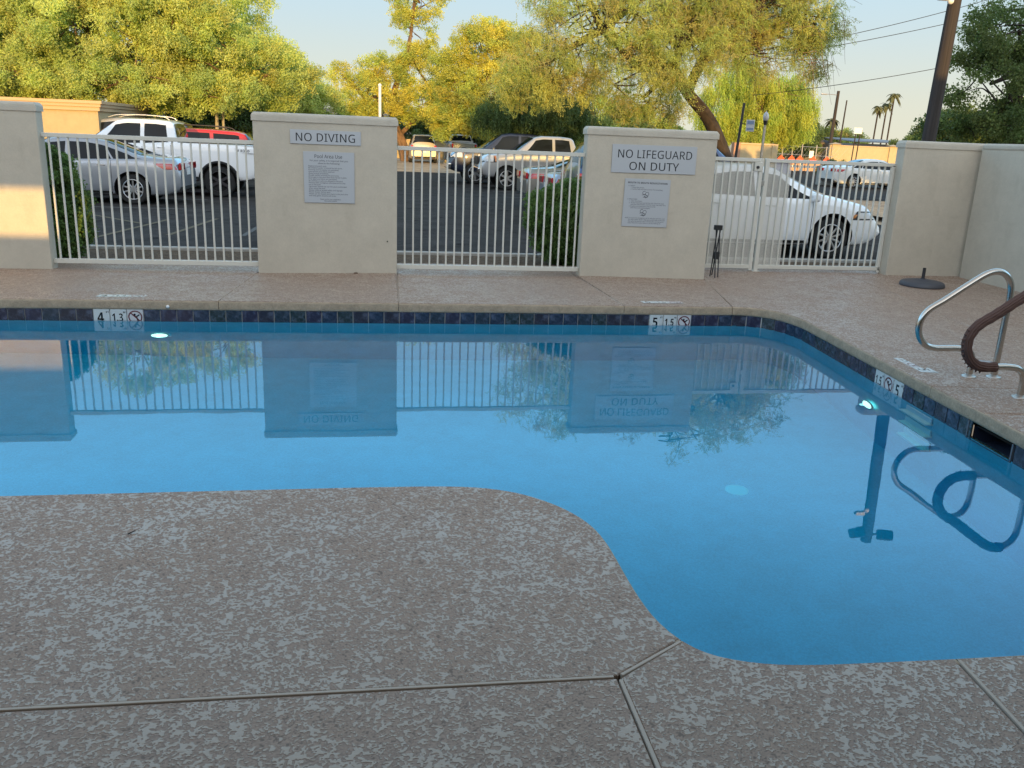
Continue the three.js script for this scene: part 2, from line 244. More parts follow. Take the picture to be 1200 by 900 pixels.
// depth markers: tile index -> which plate
const plates = {};
{
  const num = (txt, unit) => canvasTex(192, 192, (g, W, H) => { g.fillStyle = '#c9ccca'; g.fillRect(0, 0, W, H); g.fillStyle = '#0b0b0d'; g.font = 'bold 165px sans-serif'; g.textAlign = 'center'; g.textBaseline = 'middle'; const big = txt.length > 1 ? 118 : 150; g.font = `bold ${big}px sans-serif`; g.save(); g.translate(W * .44, H * .54); g.scale(txt.length > 1 ? .8 : .95, 1.15); g.fillText(txt, 0, 0); g.restore(); g.font = 'bold 34px sans-serif'; g.fillText(unit, W * .86, H * .2); });
  const icon = canvasTex(192, 192, (g, W, H) => { g.fillStyle = '#c9c6c5'; g.fillRect(0, 0, W, H); g.strokeStyle = '#5d1c22'; g.lineWidth = 15; g.beginPath(); g.arc(W / 2, H / 2, 74, 0, 7); g.stroke(); g.strokeStyle = '#1c1c20'; g.lineWidth = 16; g.lineCap = 'round'; g.beginPath(); g.moveTo(66, 66); g.lineTo(110, 92); g.lineTo(122, 140); g.moveTo(110, 92); g.lineTo(140, 70); g.stroke(); g.beginPath(); g.arc(92, 64, 12, 0, 7); g.fillStyle = '#1c1c20'; g.fill(); g.strokeStyle = '#5d1c22'; g.lineWidth = 14; g.beginPath(); g.moveTo(W / 2 - 52, H / 2 - 52); g.lineTo(W / 2 + 52, H / 2 + 52); g.stroke(); });
  const mat = (t) => new THREE.MeshStandardMaterial({ map: t, roughness: .25 });
  const four = mat(num('4', 'FT')), m13 = mat(num('1.3', 'M')), five = mat(num('5', 'FT')), m15 = mat(num('1.5', 'M')), no = mat(icon);
  plates.set = { 5: four, 6: m13, 7: no, 41: five, 42: m15, 43: no };
  const r0 = Math.round((sAt(RX(4.42), 4.42) - S0) / TP); Object.assign(plates.set, { [r0]: m15, [r0 + 1]: no, [r0 + 2]: five });
  plates.four = four; plates.m13 = m13; plates.five = five; plates.m15 = m15; plates.no = no;
}
{
  const tileGeo = boxUV(new RoundedBoxGeometry(TP - .008, .148, .012, 1, .0015)); { const uv = tileGeo.attributes.uv; for (let i = 0; i < uv.count; i++) uv.setXY(i, uv.getX(i) / TP + .5, uv.getY(i) / .148 + .5); }
  const skim0 = sAt(RX(5.74), 5.74), skim1 = sAt(RX(6.28), 6.28), r = rng(5);
  for (let k = Math.ceil(-S0 / TP); S0 + (k + 1) * TP < TOTAL - 4.3; k++) {
    const s = S0 + (k + .5) * TP; if (s > skim0 && s < skim1) continue;
    const visible = s < sAt(RX(7.2), 7.2) && k > -3; if (!visible) { if (k % 1) continue; }
    const p = onEdge(s, .004), t = mesh(plates.set[k] ? 'depth_marker_tile' : 'tile', tileGeo, plates.set[k] ?? M.tiles[Math.floor(r() * 5)], pool);
    t.position.set(p.x, .034, p.z); t.rotation.y = -Math.atan2(p.tz, p.tx); t.rotation.z = (r() - .5) * .006;
  }
  // skimmer mouth in the tile band
  const a = onEdge(skim0 + .04, .0), b = onEdge(skim1 - .04, .0), mx = (a.x + b.x) / 2, mz = (a.z + b.z) / 2, ry = -Math.atan2(b.z - a.z, b.x - a.x), L = Math.hypot(b.x - a.x, b.z - a.z);
  const sk = thing('skimmer', 'dark skimmer opening in the blue tile band below the handrails', 'skimmer', [mx, 0, mz], ry);
  // local +x along the edge, outside is -z after the turn
  mesh('throat', [box(L, .01, .3, 0, .105, -.19), box(L, .01, .3, 0, -.05, -.19), box(.01, .16, .3, -L / 2, .03, -.19), box(.01, .16, .3, L / 2, .03, -.19), box(L, .16, .01, 0, .03, -.33)], std([.05, .06, .10], .4), sk);
  mesh('frame', [box(L + .03, .012, .016, 0, -.052, -.002), box(.014, .15, .016, -L / 2 - .008, .03, -.002), box(.014, .15, .016, L / 2 + .008, .03, -.002), box(.13, .17, .012, -L / 2 - .08, .03, -.022), box(.13, .17, .012, L / 2 + .08, .03, -.022)], std([.12, .13, .15], .5), sk);
}
{ // coping in poured lengths
  const joints = [-5.5, -3.47, -1.48, .25, 2.57].map((x) => sAt(x, FZ(x))).concat([sAt(3.75, 2.275), sAt(4.15, 3.52), sAt(RX(5.27), 5.27), sAt(RX(6.4), 6.4), sAt(RX(8.0), 8.0), sAt(1.935, 8.505), sAt(1.041, 8.31), sAt(-1.2, 6.9), sAt(-4, 6.9)]);
  const prof = [[.030, -.006], [.018, -.0025], [.006, -.0025], [-.002, -.005], [-.006, -.012], [-.008, -.024], [-.008, -.070], [-.006, -.086], [.0, -.094], [.030, -.0945]];
  for (let q = 0; q < joints.length; q++) {
    const s0 = joints[q] + .0025, s1 = (q + 1 < joints.length ? joints[q + 1] : joints[0] + TOTAL) - .0025, n = Math.max(2, Math.ceil((s1 - s0) / .06)), pos = [], uv = [], idx = [], m = prof.length;
    for (let i = 0; i <= n; i++) { const s = lerp(s0, s1, i / n), p0 = onEdge(s - .03), p1 = onEdge(s + .03), p = onEdge(s); let tx = p0.tx + p1.tx, tz = p0.tz + p1.tz; const l = Math.hypot(tx, tz) || 1; tx /= l; tz /= l; for (let j = 0; j < m; j++) { const [o, y] = prof[j]; pos.push(p.x + tz * o, EDGE_Y + y + .0015 * Math.sin(s * 3.1 + 1.3 * Math.sin(s * 1.7)) * (j > 2 ? 1 : 0), p.z - tx * o); uv.push(s * .7, j * .03); if (i < n && j < m - 1) { const a = i * m + j; idx.push(a, a + m, a + 1, a + 1, a + m, a + m + 1); } } }
    const g = new THREE.BufferGeometry(); g.setAttribute('position', new THREE.Float32BufferAttribute(pos, 3)); g.setAttribute('uv', new THREE.Float32BufferAttribute(uv, 2)); g.setIndex(idx); g.computeVertexNormals();
    mesh('coping', g, M.coping, pool);
  }
}
{ // the water itself: a closed volume that reaches into the walls, lying still with a faint ripple
  const loop = offsetLoop(.02), pos = [], uv = [], idx = [], n = loop.length;
  const sh = loop.map(([x, z]) => new THREE.Vector2(x, z)), tri = THREE.ShapeUtils.triangulateShape(sh, []);
  const geos = [];
  const mk = (y, up) => { const p = [], u = [], ix = []; for (const q of sh) { p.push(q.x, y, q.y); u.push(q.x * .4, q.y * .4); } for (const [a, b, c] of tri) { const A = sh[a], B = sh[b], D = sh[c], w = (B.x - A.x) * (D.y - A.y) - (B.y - A.y) * (D.x - A.x); (w < 0) === up ? ix.push(a, b, c) : ix.push(a, c, b); } const g = new THREE.BufferGeometry(); g.setAttribute('position', new THREE.Float32BufferAttribute(p, 3)); g.setAttribute('uv', new THREE.Float32BufferAttribute(u, 2)); g.setIndex(ix); g.computeVertexNormals(); return g; };
  geos.push(mk(0, true), mk(-1.75, false));
  for (let i = 0; i <= n; i++) { const p = loop[i % n]; pos.push(p[0], 0, p[1], p[0], -1.75, p[1]); uv.push(0, 0, 0, 0); if (i < n) { const a = 2 * i; idx.push(a, a + 2, a + 1, a + 1, a + 2, a + 3); } }
  const g = new THREE.BufferGeometry(); g.setAttribute('position', new THREE.Float32BufferAttribute(pos, 3)); g.setAttribute('uv', new THREE.Float32BufferAttribute(uv, 2)); g.setIndex(idx); g.computeVertexNormals(); geos.push(g);
  mesh('water', geos, M.water, scene, { kind: 'structure' });
}

// ------------------------------------------------------------------ pool deck in slabs
const deck = structure('pool_deck');
const deckY = (x, z) => { const d = z < 2.2 ? 2.2 - z : x > 4 ? (x - RX(z)) : 0; return EDGE_Y - .07 * clamp(d / 2.15); };
{
  const along = (a, b) => { const s0 = sAt(...a); let s1 = sAt(...b); const dir = 1; if (s1 < s0) s1 += TOTAL; const r = []; const n = Math.ceil((s1 - s0) / .05); for (let i = 0; i <= n; i++) { const p = onEdge(lerp(s0, s1, i / n), -.006); r.push([p.x, p.z]); } return r; };
  const rev = (a) => a.slice().reverse();
  const P = (x) => [x, FZ(x)], X1 = 8.6, Z0 = -1.05, Z1 = 12.7;
  const e = { j1: P(-1.48), j2: P(.25), j3: P(2.57), j4: [3.75, 2.275], j5: [RX(5.27), 5.27], j6: [RX(5.92), 5.92], j3n: [1.041, 8.31], j4n: [1.935, 8.507], end: [X_END + .05, 6.9], start: [X_END + .05, FZ(X_END + .05)] };
  const N = [.761, 8.495], NB = [.70, Z1], RB = [1.50, Z1];
  const slabs = [
    [[[-8.7, Z0], [-1.36, Z0], [-1.39, 0]], rev(along(e.start, e.j1)), [[-8.7, FZ(-7)]]],
    [[[-1.36, Z0], [.29, Z0], [.296, 0]], rev(along(e.j1, e.j2)), [[-1.39, 0]]],
    [[[.29, Z0], [2.62, Z0], [2.6, .05]], rev(along(e.j2, e.j3)), [[.296, 0]]],
    [[[2.62, Z0], [4.50, Z0], [4.31, .03]], rev(along(e.j3, e.j4)), [[2.6, .05]]],
    [[[4.50, Z0], [6.75, Z0], [6.32, 1.2], [6.07, 2.9], [6.13, 5.3]], rev(along(e.j4, e.j5)), [[4.31, .03]]],
    [[[6.75, Z0], [X1, Z0], [X1, 5.32], [6.13, 5.3], [6.07, 2.9], [6.32, 1.2]]],
    [[[6.13, 5.3], [X1, 5.32], [X1, 6.0], [6.2, 5.98]], rev(along(e.j5, e.j6))],
    [[[6.2, 5.98], [X1, 6.0], [X1, Z1], [5.2, Z1], [4.3, 8.6]], rev(along(e.j6, [3.3, 8.53]))],
    [[[4.3, 8.6], [5.2, Z1], RB], rev(along([3.3, 8.53], e.j4n))],
    [[N, NB, RB], along(e.j4n, e.j3n)],
    [[N], along(e.j3n, e.end), [[-7, 8.44], [-1.2, 8.472]]],
    [[[-8.7, 8.43], [-7, 8.44], [-1.2, 8.472], N, NB, [-8.7, Z1]]],
    [[[-8.7, FZ(-7)], [X_END - .05, FZ(-7)], [X_END - .05, 6.95], [-7, 8.44], [-8.7, 8.43]]],
  ];
  const rr = rng(77);
  slabs.forEach((parts, q) => {
    let poly = parts.flat(); const near = q >= 7, gap = near ? .0080 : .0045;
    // drop doubles, force one winding
    poly = poly.filter((p, i) => { const o = poly[(i + poly.length - 1) % poly.length]; return Math.hypot(p[0] - o[0], p[1] - o[1]) > .004; });
    let area = 0; poly.forEach((p, i) => { const o = poly[(i + 1) % poly.length]; area += p[0] * o[1] - o[0] * p[1]; }); if (area < 0) poly.reverse();
    const n = poly.length, ins = poly.map((b, i) => { const a = poly[(i + n - 1) % n], c = poly[(i + 1) % n]; const l1 = Math.hypot(b[0] - a[0], b[1] - a[1]), l2 = Math.hypot(c[0] - b[0], c[1] - b[1]); const n1 = [-(b[1] - a[1]) / l1, (b[0] - a[0]) / l1], n2 = [-(c[1] - b[1]) / l2, (c[0] - b[0]) / l2]; let mx = n1[0] + n2[0], mz = n1[1] + n2[1]; const d = Math.max(.35, 1 + n1[0] * n2[0] + n1[1] * n2[1]); return [b[0] + mx * gap / d, b[1] + mz * gap / d]; });
    const round = (v) => ins.map((b, i) => { const o = poly[i]; return [b[0] + (b[0] - o[0]) / gap * v, b[1] + (b[1] - o[1]) / gap * v]; });
    const ring0 = ins, ring1 = round(.004), sh = ring1.map(([x, z]) => new THREE.Vector2(x, z)), tri = THREE.ShapeUtils.triangulateShape(sh, []);
    const pos = [], uv = [], idx = [], th = q % 4 * Math.PI / 2 + .3 * (rr() - .5), ox = rr() * 3, oz = rr() * 3, st = Math.sin(th), ct = Math.cos(th);
    const put = (x, y, z) => { pos.push(x, y, z); uv.push((x * ct - z * st) / 2.5 + ox, (x * st + z * ct) / 2.5 + oz); };
    ring1.forEach(([x, z]) => put(x, deckY(x, z), z)); ring0.forEach(([x, z]) => put(x, deckY(x, z) - .004, z)); ring0.forEach(([x, z]) => put(x, deckY(x, z) - .005, z)); ring0.forEach(([x, z]) => put(x, deckY(x, z) - .07, z));
    for (const [a, b, c] of tri) { const A = sh[a], B = sh[b], D = sh[c]; (B.x - A.x) * (D.y - A.y) - (B.y - A.y) * (D.x - A.x) < 0 ? idx.push(a, b, c) : idx.push(a, c, b); }
    for (let i = 0; i < n; i++) { const j = (i + 1) % n; idx.push(i, j, n + i, j, n + j, n + i, 2 * n + i, 2 * n + j, 3 * n + i, 2 * n + j, 3 * n + j, 3 * n + i); }
    let g = new THREE.BufferGeometry(); g.setAttribute('position', new THREE.Float32BufferAttribute(pos, 3)); g.setAttribute('uv', new THREE.Float32BufferAttribute(uv, 2)); g.setIndex(idx); g = g.toNonIndexed(); g.computeVertexNormals();
    mesh('slab', g, M.deck, deck);
  });
  const loop = offsetLoop(.03);
  flat([[-8.8, -1.25], [8.75, -1.25], [8.75, 12.75], [-8.8, 12.75]], [rev(loop)], () => .075, M.jointDark, 'slab_bed', deck);
  const strip = (a, b, w, lift) => { const L = Math.hypot(b[0] - a[0], b[1] - a[1]), g = new RoundedBoxGeometry(L, .05, w, 1, Math.min(.0022, w * .3)).rotateY(-Math.atan2(b[1] - a[1], b[0] - a[0])); const p = g.attributes.position; for (let i = 0; i < p.count; i++) { const x = p.getX(i) + (a[0] + b[0]) / 2, z = p.getZ(i) + (a[1] + b[1]) / 2; p.setXYZ(i, x, p.getY(i) + deckY(x, z) - .025 + lift, z); } g.computeVertexNormals(); mesh('joint_strip', g, M.joint, deck); };
  strip([-7, 8.44], [-1.2, 8.472], .0118, .0035); strip([-1.2, 8.472], [.745, 8.4947], .0118, .0035); strip([.772, 8.488], [1.028, 8.322], .0118, .003); strip([.763, 8.512], [.702, 12.6], .0118, .003); strip([1.935, 8.52], [1.505, 12.6], .0118, .003);
  for (const [a, b] of [[[-1.39, 0], [-1.475, 2.10]], [[.296, 0], [.252, 2.13]], [[2.6, .05], [2.573, 2.17]], [[4.31, .03], [3.79, 2.16]], [[4.12, 5.27], [6.1, 5.3]], [[4.06, 5.92], [6.2, 5.98]], [[6.32, 1.2], [6.07, 2.9]], [[6.07, 2.9], [6.13, 5.28]]]) strip(a, b, .006, -.003);
}
{ // depth marks set flush in the deck
  const mark = (x, z, turn, mats, label) => { const t = thing('depth_mark', label, 'depth mark', [x, 0, z]); mats.forEach((m, i) => { const g = new THREE.PlaneGeometry(.146, .146).rotateX(-Math.PI / 2).translate((i - (mats.length - 1) / 2) * .15, 0, 0).rotateY(turn), p = g.attributes.position; for (let k = 0; k < p.count; k++) p.setY(k, deckY(x + p.getX(k), z + p.getZ(k)) + .0035); g.computeVertexNormals(); mesh('plate', g, m, t); }); };
  mark(-2.43, 1.955, 0, [plates.four, plates.m13, plates.no], 'faded flat depth mark on the far deck above the 4 FT tile plate');
  mark(3.05, 2.03, 0, [plates.five, plates.m15, plates.no], 'flat depth mark on the far deck above the 5 FT tile plate');
  mark(4.30, 4.66, -Math.PI / 2 - .083, [plates.m15, plates.no, plates.five], 'flat white depth mark on the deck beside the handrails');
}
// ------------------------------------------------------------------ walls round the pool
const WH = 1.907, CAPH = 2.0;
function poolWall(x0, x1, zf, t, y0, label, capEnds = [1, 1]) {
  const o = thing('pool_wall', label, 'wall', [(x0 + x1) / 2, 0, zf - t / 2]); const L = x1 - x0;
  mesh('wall_body', boxUV(new RoundedBoxGeometry(L, WH + .05 - y0, t, 2, .012)).translate(0, (WH + .05 + y0) / 2, 0), M.stucco, o);
  const e0 = capEnds[0] * .013, e1 = capEnds[1] * .013, cw = L + e0 + e1;
  const s = new THREE.Shape(), w = t / 2 + .013, r = .045; s.moveTo(-w, 0); s.lineTo(-w, .098 - r); s.quadraticCurveTo(-w, .098, -w + r, .098); s.lineTo(w - r, .098); s.quadraticCurveTo(w, .098, w, .098 - r); s.lineTo(w, 0); s.closePath();
  const g = new THREE.ExtrudeGeometry(s, { depth: cw, bevelEnabled: false, curveSegments: 6 }).rotateY(Math.PI / 2).translate(-L / 2 - e0, WH, 0);
  // soften the ends of the cap
  const p = g.attributes.position; for (let i = 0; i < p.count; i++) { const y = p.getY(i) - WH, k = clamp((y - .045) / .053); const x = p.getX(i); const dx = .030 * k * k; if (x < -L / 2 && capEnds[0]) p.setX(i, x + dx); if (x > L / 2 && capEnds[1]) p.setX(i, x - dx); }
  g.computeVertexNormals(); mesh('wall_cap', boxUV(g), M.cap, o);
  return o;
}
poolWall(-8.6, -3.71, 0, .2, .02, 'grey-beige stucco wall at the left end of the fence, crossed by a band of sun', [0, 1]);
poolWall(-1.375, .292, 0, .2, .02, 'stucco wall panel carrying the NO DIVING sign');
poolWall(2.622, 4.308, 0, .2, .02, 'stucco wall panel carrying the NO LIFEGUARD ON DUTY sign');
poolWall(7.305, 8.6, -.635, .2, .02, 'stucco wall right of the double gate, behind the umbrella base', [1, 0]);
{ // wall along the right side of the deck
  const o = thing('pool_wall', 'long stucco wall running along the right side of the deck', 'wall', [8.52, 0, 6]);
  mesh('wall_body', boxUV(new RoundedBoxGeometry(.2, WH + .03, 13.1, 2, .01)).translate(0, (WH + .07) / 2, 0), M.stucco, o);
  mesh('wall_cap', boxUV(new RoundedBoxGeometry(.226, .094, 13.1, 3, .04)).translate(0, WH + .051, 0), M.cap, o);
}
// small marks on the walls
mesh('bolt_hole', new THREE.CylinderGeometry(.009, .009, .012, 10).rotateX(Math.PI / 2).translate(.175, .543, .002), M.black, scene, { label: 'small dark hole low on the NO DIVING wall panel', category: 'hole' });
mesh('dry_leaf', new THREE.SphereGeometry(.025, 7, 5).scale(1.2, .45, .6).translate(-.21, .152, .04), std([.10, .06, .035], .9), scene, { label: 'brown dry leaf at the foot of the NO DIVING wall panel', category: 'leaf' });
mesh('twig', rod([-1.0, EDGE_Y + .004, 7.35], [-.975, EDGE_Y + .009, 7.33], .003, .002, 5), M.jointDark, scene, { label: 'tiny dark twig lying on the near deck', category: 'twig' });
mesh('pipe_cap', new THREE.SphereGeometry(.016, 12, 8).translate(-1.95, .142, FZ(-1.95) + .018), M.white, scene, { label: 'small white round cap on the face of the far coping', category: 'cap' });

// ------------------------------------------------------------------ fences and gate
function fencePanel(o, x0, x1, z, yt, yb, bars, opt = {}) {
  const rt = .045;
  mesh('top_rail', rbox(x1 - x0, .048, rt, .005, (x0 + x1) / 2, yt - .024, z), M.fence, o);
  mesh('bottom_rail', rbox(x1 - x0, .055, rt, .005, (x0 + x1) / 2, yb + .0275, z), M.fence, o);
  const g = rbox(.021, yt - yb - .10, .021, .003); for (const x of bars) mesh('bar', g, M.fence, o, { pos: [x, (yt + yb + .005) / 2, z] });
}
const spread = (a, b, n) => Array.from({ length: n }, (_, i) => lerp(a, b, i / (n - 1)));
{ const o = thing('pool_fence', 'cream metal bar fence between the left wall and the NO DIVING panel', 'fence'); fencePanel(o, -3.71, -1.375, -.1, 1.681, .20, spread(-3.637, -1.475, 22)); }
{ const o = thing('pool_fence', 'cream metal bar fence between the two wall panels with signs', 'fence'); fencePanel(o, .292, 2.622, -.1, 1.681, .195, spread(.390, 2.557, 22)); }
{ // double gate on the right, its lock side screened with perforated sheet
  const z = -.82, k = .9825;
  const o = thing('pool_gate', 'cream metal gate leaf with a round lock, right of the lifeguard sign panel', 'gate', [0, 0, 0]);
  fencePanel(o, 4.42, 5.295, z, 1.687, .168, spread(4.55, 5.175, 7));
  mesh('stile', rbox(.055, 1.545, .05, .006, 5.30, .915, z), M.fence, o); mesh('stile', rbox(.055, 1.545, .05, .006, 4.40, .915, z), M.fence, o);
  mesh('lock_box', rbox(.115, .12, .06, .008, 5.255, 1.575, z + .003), M.fence, o);
  mesh('lock', [new THREE.CylinderGeometry(.019, .021, .02, 16).rotateX(Math.PI / 2).translate(5.24, 1.568, z + .042), box(.004, .016, .004, 5.24, 1.568, z + .053)], M.darkMetal, o);
  const f = thing('pool_fence', 'cream metal bar fence at the right end, between gate leaf and wall', 'fence');
  fencePanel(f, 5.40, 7.305, z, 1.687, .168, spread(5.51, 7.255, 19));
  mesh('post', rbox(.06, 1.59, .055, .006, 5.385, .895, z), M.fence, f); mesh('foot_plate', rbox(.11, .012, .1, .003, 5.385, .135, z), M.fence, f); mesh('post', rbox(.045, 1.52, .045, .005, 7.28, .90, z), M.fence, f);
  mesh('strike', rbox(.035, .07, .03, .004, 5.345, 1.36, z + .02), M.steelDull, o);
  // perforated sheet: holes are far too small to build one by one
  const S = 64, d = new Uint8Array(S * S * 4); for (let j = 0; j < S; j++) for (let i = 0; i < S; i++) { const u = (i + .5) / S * 2, v = (j + .5) / S * 2; const c1 = Math.hypot((u % 2) - 1, (v % 2) - 1), c2 = Math.min(Math.hypot(u, v), Math.hypot(u - 2, v), Math.hypot(u, v - 2), Math.hypot(u - 2, v - 2)); const a = Math.min(c1, c2) < .46 ? 0 : 255; const q = (j * S + i) * 4; d[q] = d[q + 1] = d[q + 2] = a; d[q + 3] = 255; }
  const am = new THREE.DataTexture(d, S, S, THREE.RGBAFormat); am.wrapS = am.wrapT = THREE.RepeatWrapping; am.magFilter = THREE.LinearFilter; am.repeat.set(62, 62); am.needsUpdate = true;
  const pm = new THREE.MeshStandardMaterial({ color: C(.60, .58, .53), roughness: .5, alphaMap: am, alphaTest: .5, side: THREE.DoubleSide });
  const sheet = (x0, x1) => boxUV(new THREE.PlaneGeometry(x1 - x0, 1.42).translate((x0 + x1) / 2, .93, z - .016));
  mesh('perforated_sheet', sheet(4.43, 5.28), pm, o); mesh('perforated_sheet', sheet(5.41, 5.76), pm, f);
}
{ // folded black stand leaning against the panel
  const o = thing('folding_stand', 'black folded stand with thin legs leaning beside the lifeguard sign panel', 'stand', [4.545, .125, -.26]);
  mesh('top', rbox(.10, .065, .07, .006, .02, .655, -.06), M.black, o);
  for (const [a, b] of [[[-.03, 0, .12], [0, .63, -.07]], [[.035, 0, .06], [.05, .63, -.07]], [[-.045, 0, -.02], [0, .63, -.03]], [[.02, 0, -.12], [.055, .63, -.06]]]) mesh('leg', rod(a, b, .008, .009, 8), M.black, o);
  mesh('brace', rbox(.07, .10, .05, .006, .01, .29, .0), M.black, o);
}
// ------------------------------------------------------------------ signs
function sign(name, label, x0, x1, y0, y1, z, tilt, px, draw) {
  const w = x1 - x0, h = y1 - y0, o = thing(name, label, 'sign', [(x0 + x1) / 2, (y0 + y1) / 2, z]); o.rotation.z = tilt;
  mesh('plate', rbox(w, h, .006, .002), M.sign, o);
  const W = px, H = Math.round(px * h / w), t = canvasTex(W, H, (g) => { g.fillStyle = '#b2b5b9'; g.fillRect(0, 0, W, H); draw(g, W, H); });
  mesh('print', new THREE.PlaneGeometry(w - .006, h - .006).translate(0, 0, .0045), new THREE.MeshStandardMaterial({ map: t, roughness: .4, metalness: .15 }), o);
}
const INK = '#14141a';
const fit = (g, s, cx, y, width, size, weight = '') => { g.font = `${weight} ${size}px sans-serif`; g.fillStyle = INK; g.textAlign = 'center'; g.textBaseline = 'alphabetic'; const w = g.measureText(s).width; g.save(); g.translate(cx, y); g.scale(width / w, 1); g.fillText(s, 0, 0); g.restore(); };
sign('no_diving_sign', 'silver sign reading NO DIVING at the top of the left wall panel', -.952, -.134, 1.664, 1.825, .007, 0, 1024, (g, W, H) => fit(g, 'NO DIVING', W * .495, H * .80, W * .87, H * .82));
sign('no_lifeguard_sign', 'silver sign reading NO LIFEGUARD ON DUTY on the right wall panel', 2.943, 4.046, 1.462, 1.805, .007, .002, 1024, (g, W, H) => { fit(g, 'NO LIFEGUARD', W * .505, H * .465, W * .90, H * .40); fit(g, 'ON DUTY', W * .50, H * .90, W * .60, H * .40); });
sign('pool_rules_sign', 'large silver sign of small print headed Pool Area Use', -.808, -.214, .988, 1.583, .007, .002, 900, (g, W, H) => {
  fit(g, 'Pool Area Use', W * .49, H * .12, W * .56, H * .095); fit(g, 'For your safety, it is required that you', W * .5, H * .185, W * .76, H * .045); fit(g, 'observe the following:', W * .5, H * .238, W * .44, H * .045);
  const lines = ['Registered guests only.', 'No children under 14 should be left alone.', 'Running and horseplay not permitted.', 'Appropriate pool attire required.', 'Diving strictly prohibited.', 'Shower before entering the pool area.', 'Beverages in the pool area must not be in glass.', 'Only approved items are permitted.', 'No animals or pets are allowed in the pool.', 'Persons with contagious infections are to stay', 'out of the pool.', 'Swimmers should not use this pool unattended', 'when using the pool.', 'Always observe posted safety and signage.', 'Please shower before pool.', 'Please use the towels and chairs in the pool area', 'and keep gates closed at all times.'];
  lines.forEach((s, i) => { g.font = `${Math.round(H * .036)}px sans-serif`; g.textAlign = 'left'; g.fillStyle = '#25252c'; g.fillText(s, W * .09, H * (.29 + i * .0365), W * .84); });
  fit(g, 'Thank you for your cooperation.', W * .52, H * .945, W * .42, H * .036); fit(g, 'THE MANAGEMENT', W * .52, H * .978, W * .26, H * .03);
});
sign('first_aid_sign', 'silver sign of small print headed MOUTH TO MOUTH RESUSCITATION', 3.131, 3.731, .795, 1.392, .007, -.012, 900, (g, W, H) => {
  fit(g, 'MOUTH TO MOUTH RESUSCITATION', W * .50, H * .095, W * .88, H * .05, 'bold');
  const L = (s, x, y) => { g.font = `${Math.round(H * .034)}px sans-serif`; g.textAlign = 'left'; g.fillStyle = '#2a2a33'; g.fillText(s, W * x, H * y, W * (.95 - x)); };
  L('A. SAFETY', .08, .155); L('1. Check the person.', .13, .19); L('2. Call for help and start at once if no breathing.', .13, .225);
  L('B. BREATHING', .08, .435); L('1. Clear the airway.', .12, .472); L('2. Tilt the head back and lift the chin. Pinch the nose', .12, .51); L('and give slow breaths until the chest rises each time.', .16, .545); L('3. Repeat one breath every few seconds', .12, .582); L('until there is breathing again.', .16, .617);
  L('NOTE: In case of an emergency call for help first and then start', .06, .83); L('the steps shown above. Keep going until help arrives and', .13, .865); L('then give the person over to those who are trained to', .13, .90); L('help. Keep this notice where it can be read by all.', .13, .935);
  const pic = (cx, cy) => { g.strokeStyle = '#2a2a33'; g.lineWidth = W * .008; g.lineCap = 'round'; const q = W * .05; g.beginPath(); g.arc(cx + q * .7, cy - q * .5, q * .75, 0, 6.3); g.stroke(); g.beginPath(); g.arc(cx - q * .6, cy - q * .9, q * .7, .5, 5.4); g.stroke(); g.beginPath(); g.moveTo(cx - q * 1.5, cy); g.quadraticCurveTo(cx, cy - q * .4, cx + q * 1.2, cy + q * .5); g.quadraticCurveTo(cx, cy + q, cx - q * .6, cy + q * .6); g.stroke(); g.beginPath(); g.moveTo(cx - q, cy + q * .9); g.lineTo(cx + q, cy + q * .9); g.moveTo(cx - q * .4, cy + q * .3); g.lineTo(cx + q * .3, cy + q * 1.3); g.stroke(); };
  pic(W * .47, H * .33); pic(W * .45, H * .715);
});
// ------------------------------------------------------------------ pool fittings
function poolLight(label, pos, dir) {
  const o = thing('pool_light', label, 'light', pos, Math.atan2(dir[0], dir[2]));
  o.scale.setScalar(.74); mesh('ring', new THREE.TorusGeometry(.108, .012, 10, 36), M.steelDull, o);
  const l = mesh('lens', new THREE.SphereGeometry(.2, 24, 10, 0, Math.PI * 2, 0, .54).rotateX(Math.PI / 2).translate(0, 0, -.172 + .012), new THREE.MeshStandardMaterial({ color: C(.8, .85, .8), emissive: C(1, .90, .72), emissiveIntensity: 2.2, roughness: .3 }), o);
  const p = new THREE.PointLight(C(.95, 1, .9), .0015, 0, 2); p.position.set(0, 0, .07); p.castShadow = true; o.add(p);
}
poolLight('lit round pool light under water in the far pool side', [-2.044, -.585, FZ(-2.04) + .02], [0, 0, 1]);
poolLight('lit round pool light under water in the right pool side', [RX(4.47) - .04, -.685, 4.47], [-1, 0, -.083]);
{ // main drain
  const o = thing('main_drain', 'pale round drain cover on the pool floor', 'drain', [2.584, -1.466, 5.322]);
  mesh('cover', new THREE.LatheGeometry([[0, .02], [.06, .02], [.095, .012], [.10, .004]].map(([a, b]) => new THREE.Vector2(a, b)), 32), std([.88, .90, .90], .5), o);
  mesh('rim', new THREE.TorusGeometry(.13, .012, 8, 40).rotateX(Math.PI / 2), std([.62, .72, .78], .5), o);
}
{ // moulded step treads let into the right side, under the rails
  [[-.24, 5.18], [-.53, 5.19], [-.82, 5.2]].forEach(([y, z], i) => { const o = thing('pool_step', `white moulded step in the right pool side, ${['uppermost', 'middle', 'lowest'][i]} of three under water`, 'step', [RX(z) - .01, y, z], -.083); mesh('tread', rbox(.07, .045, .38, .012, -.02, 0, 0), M.white, o); mesh('recess', rbox(.012, .12, .36, .004, 0, .085, 0), std([.72, .80, .84], .6), o); });
}
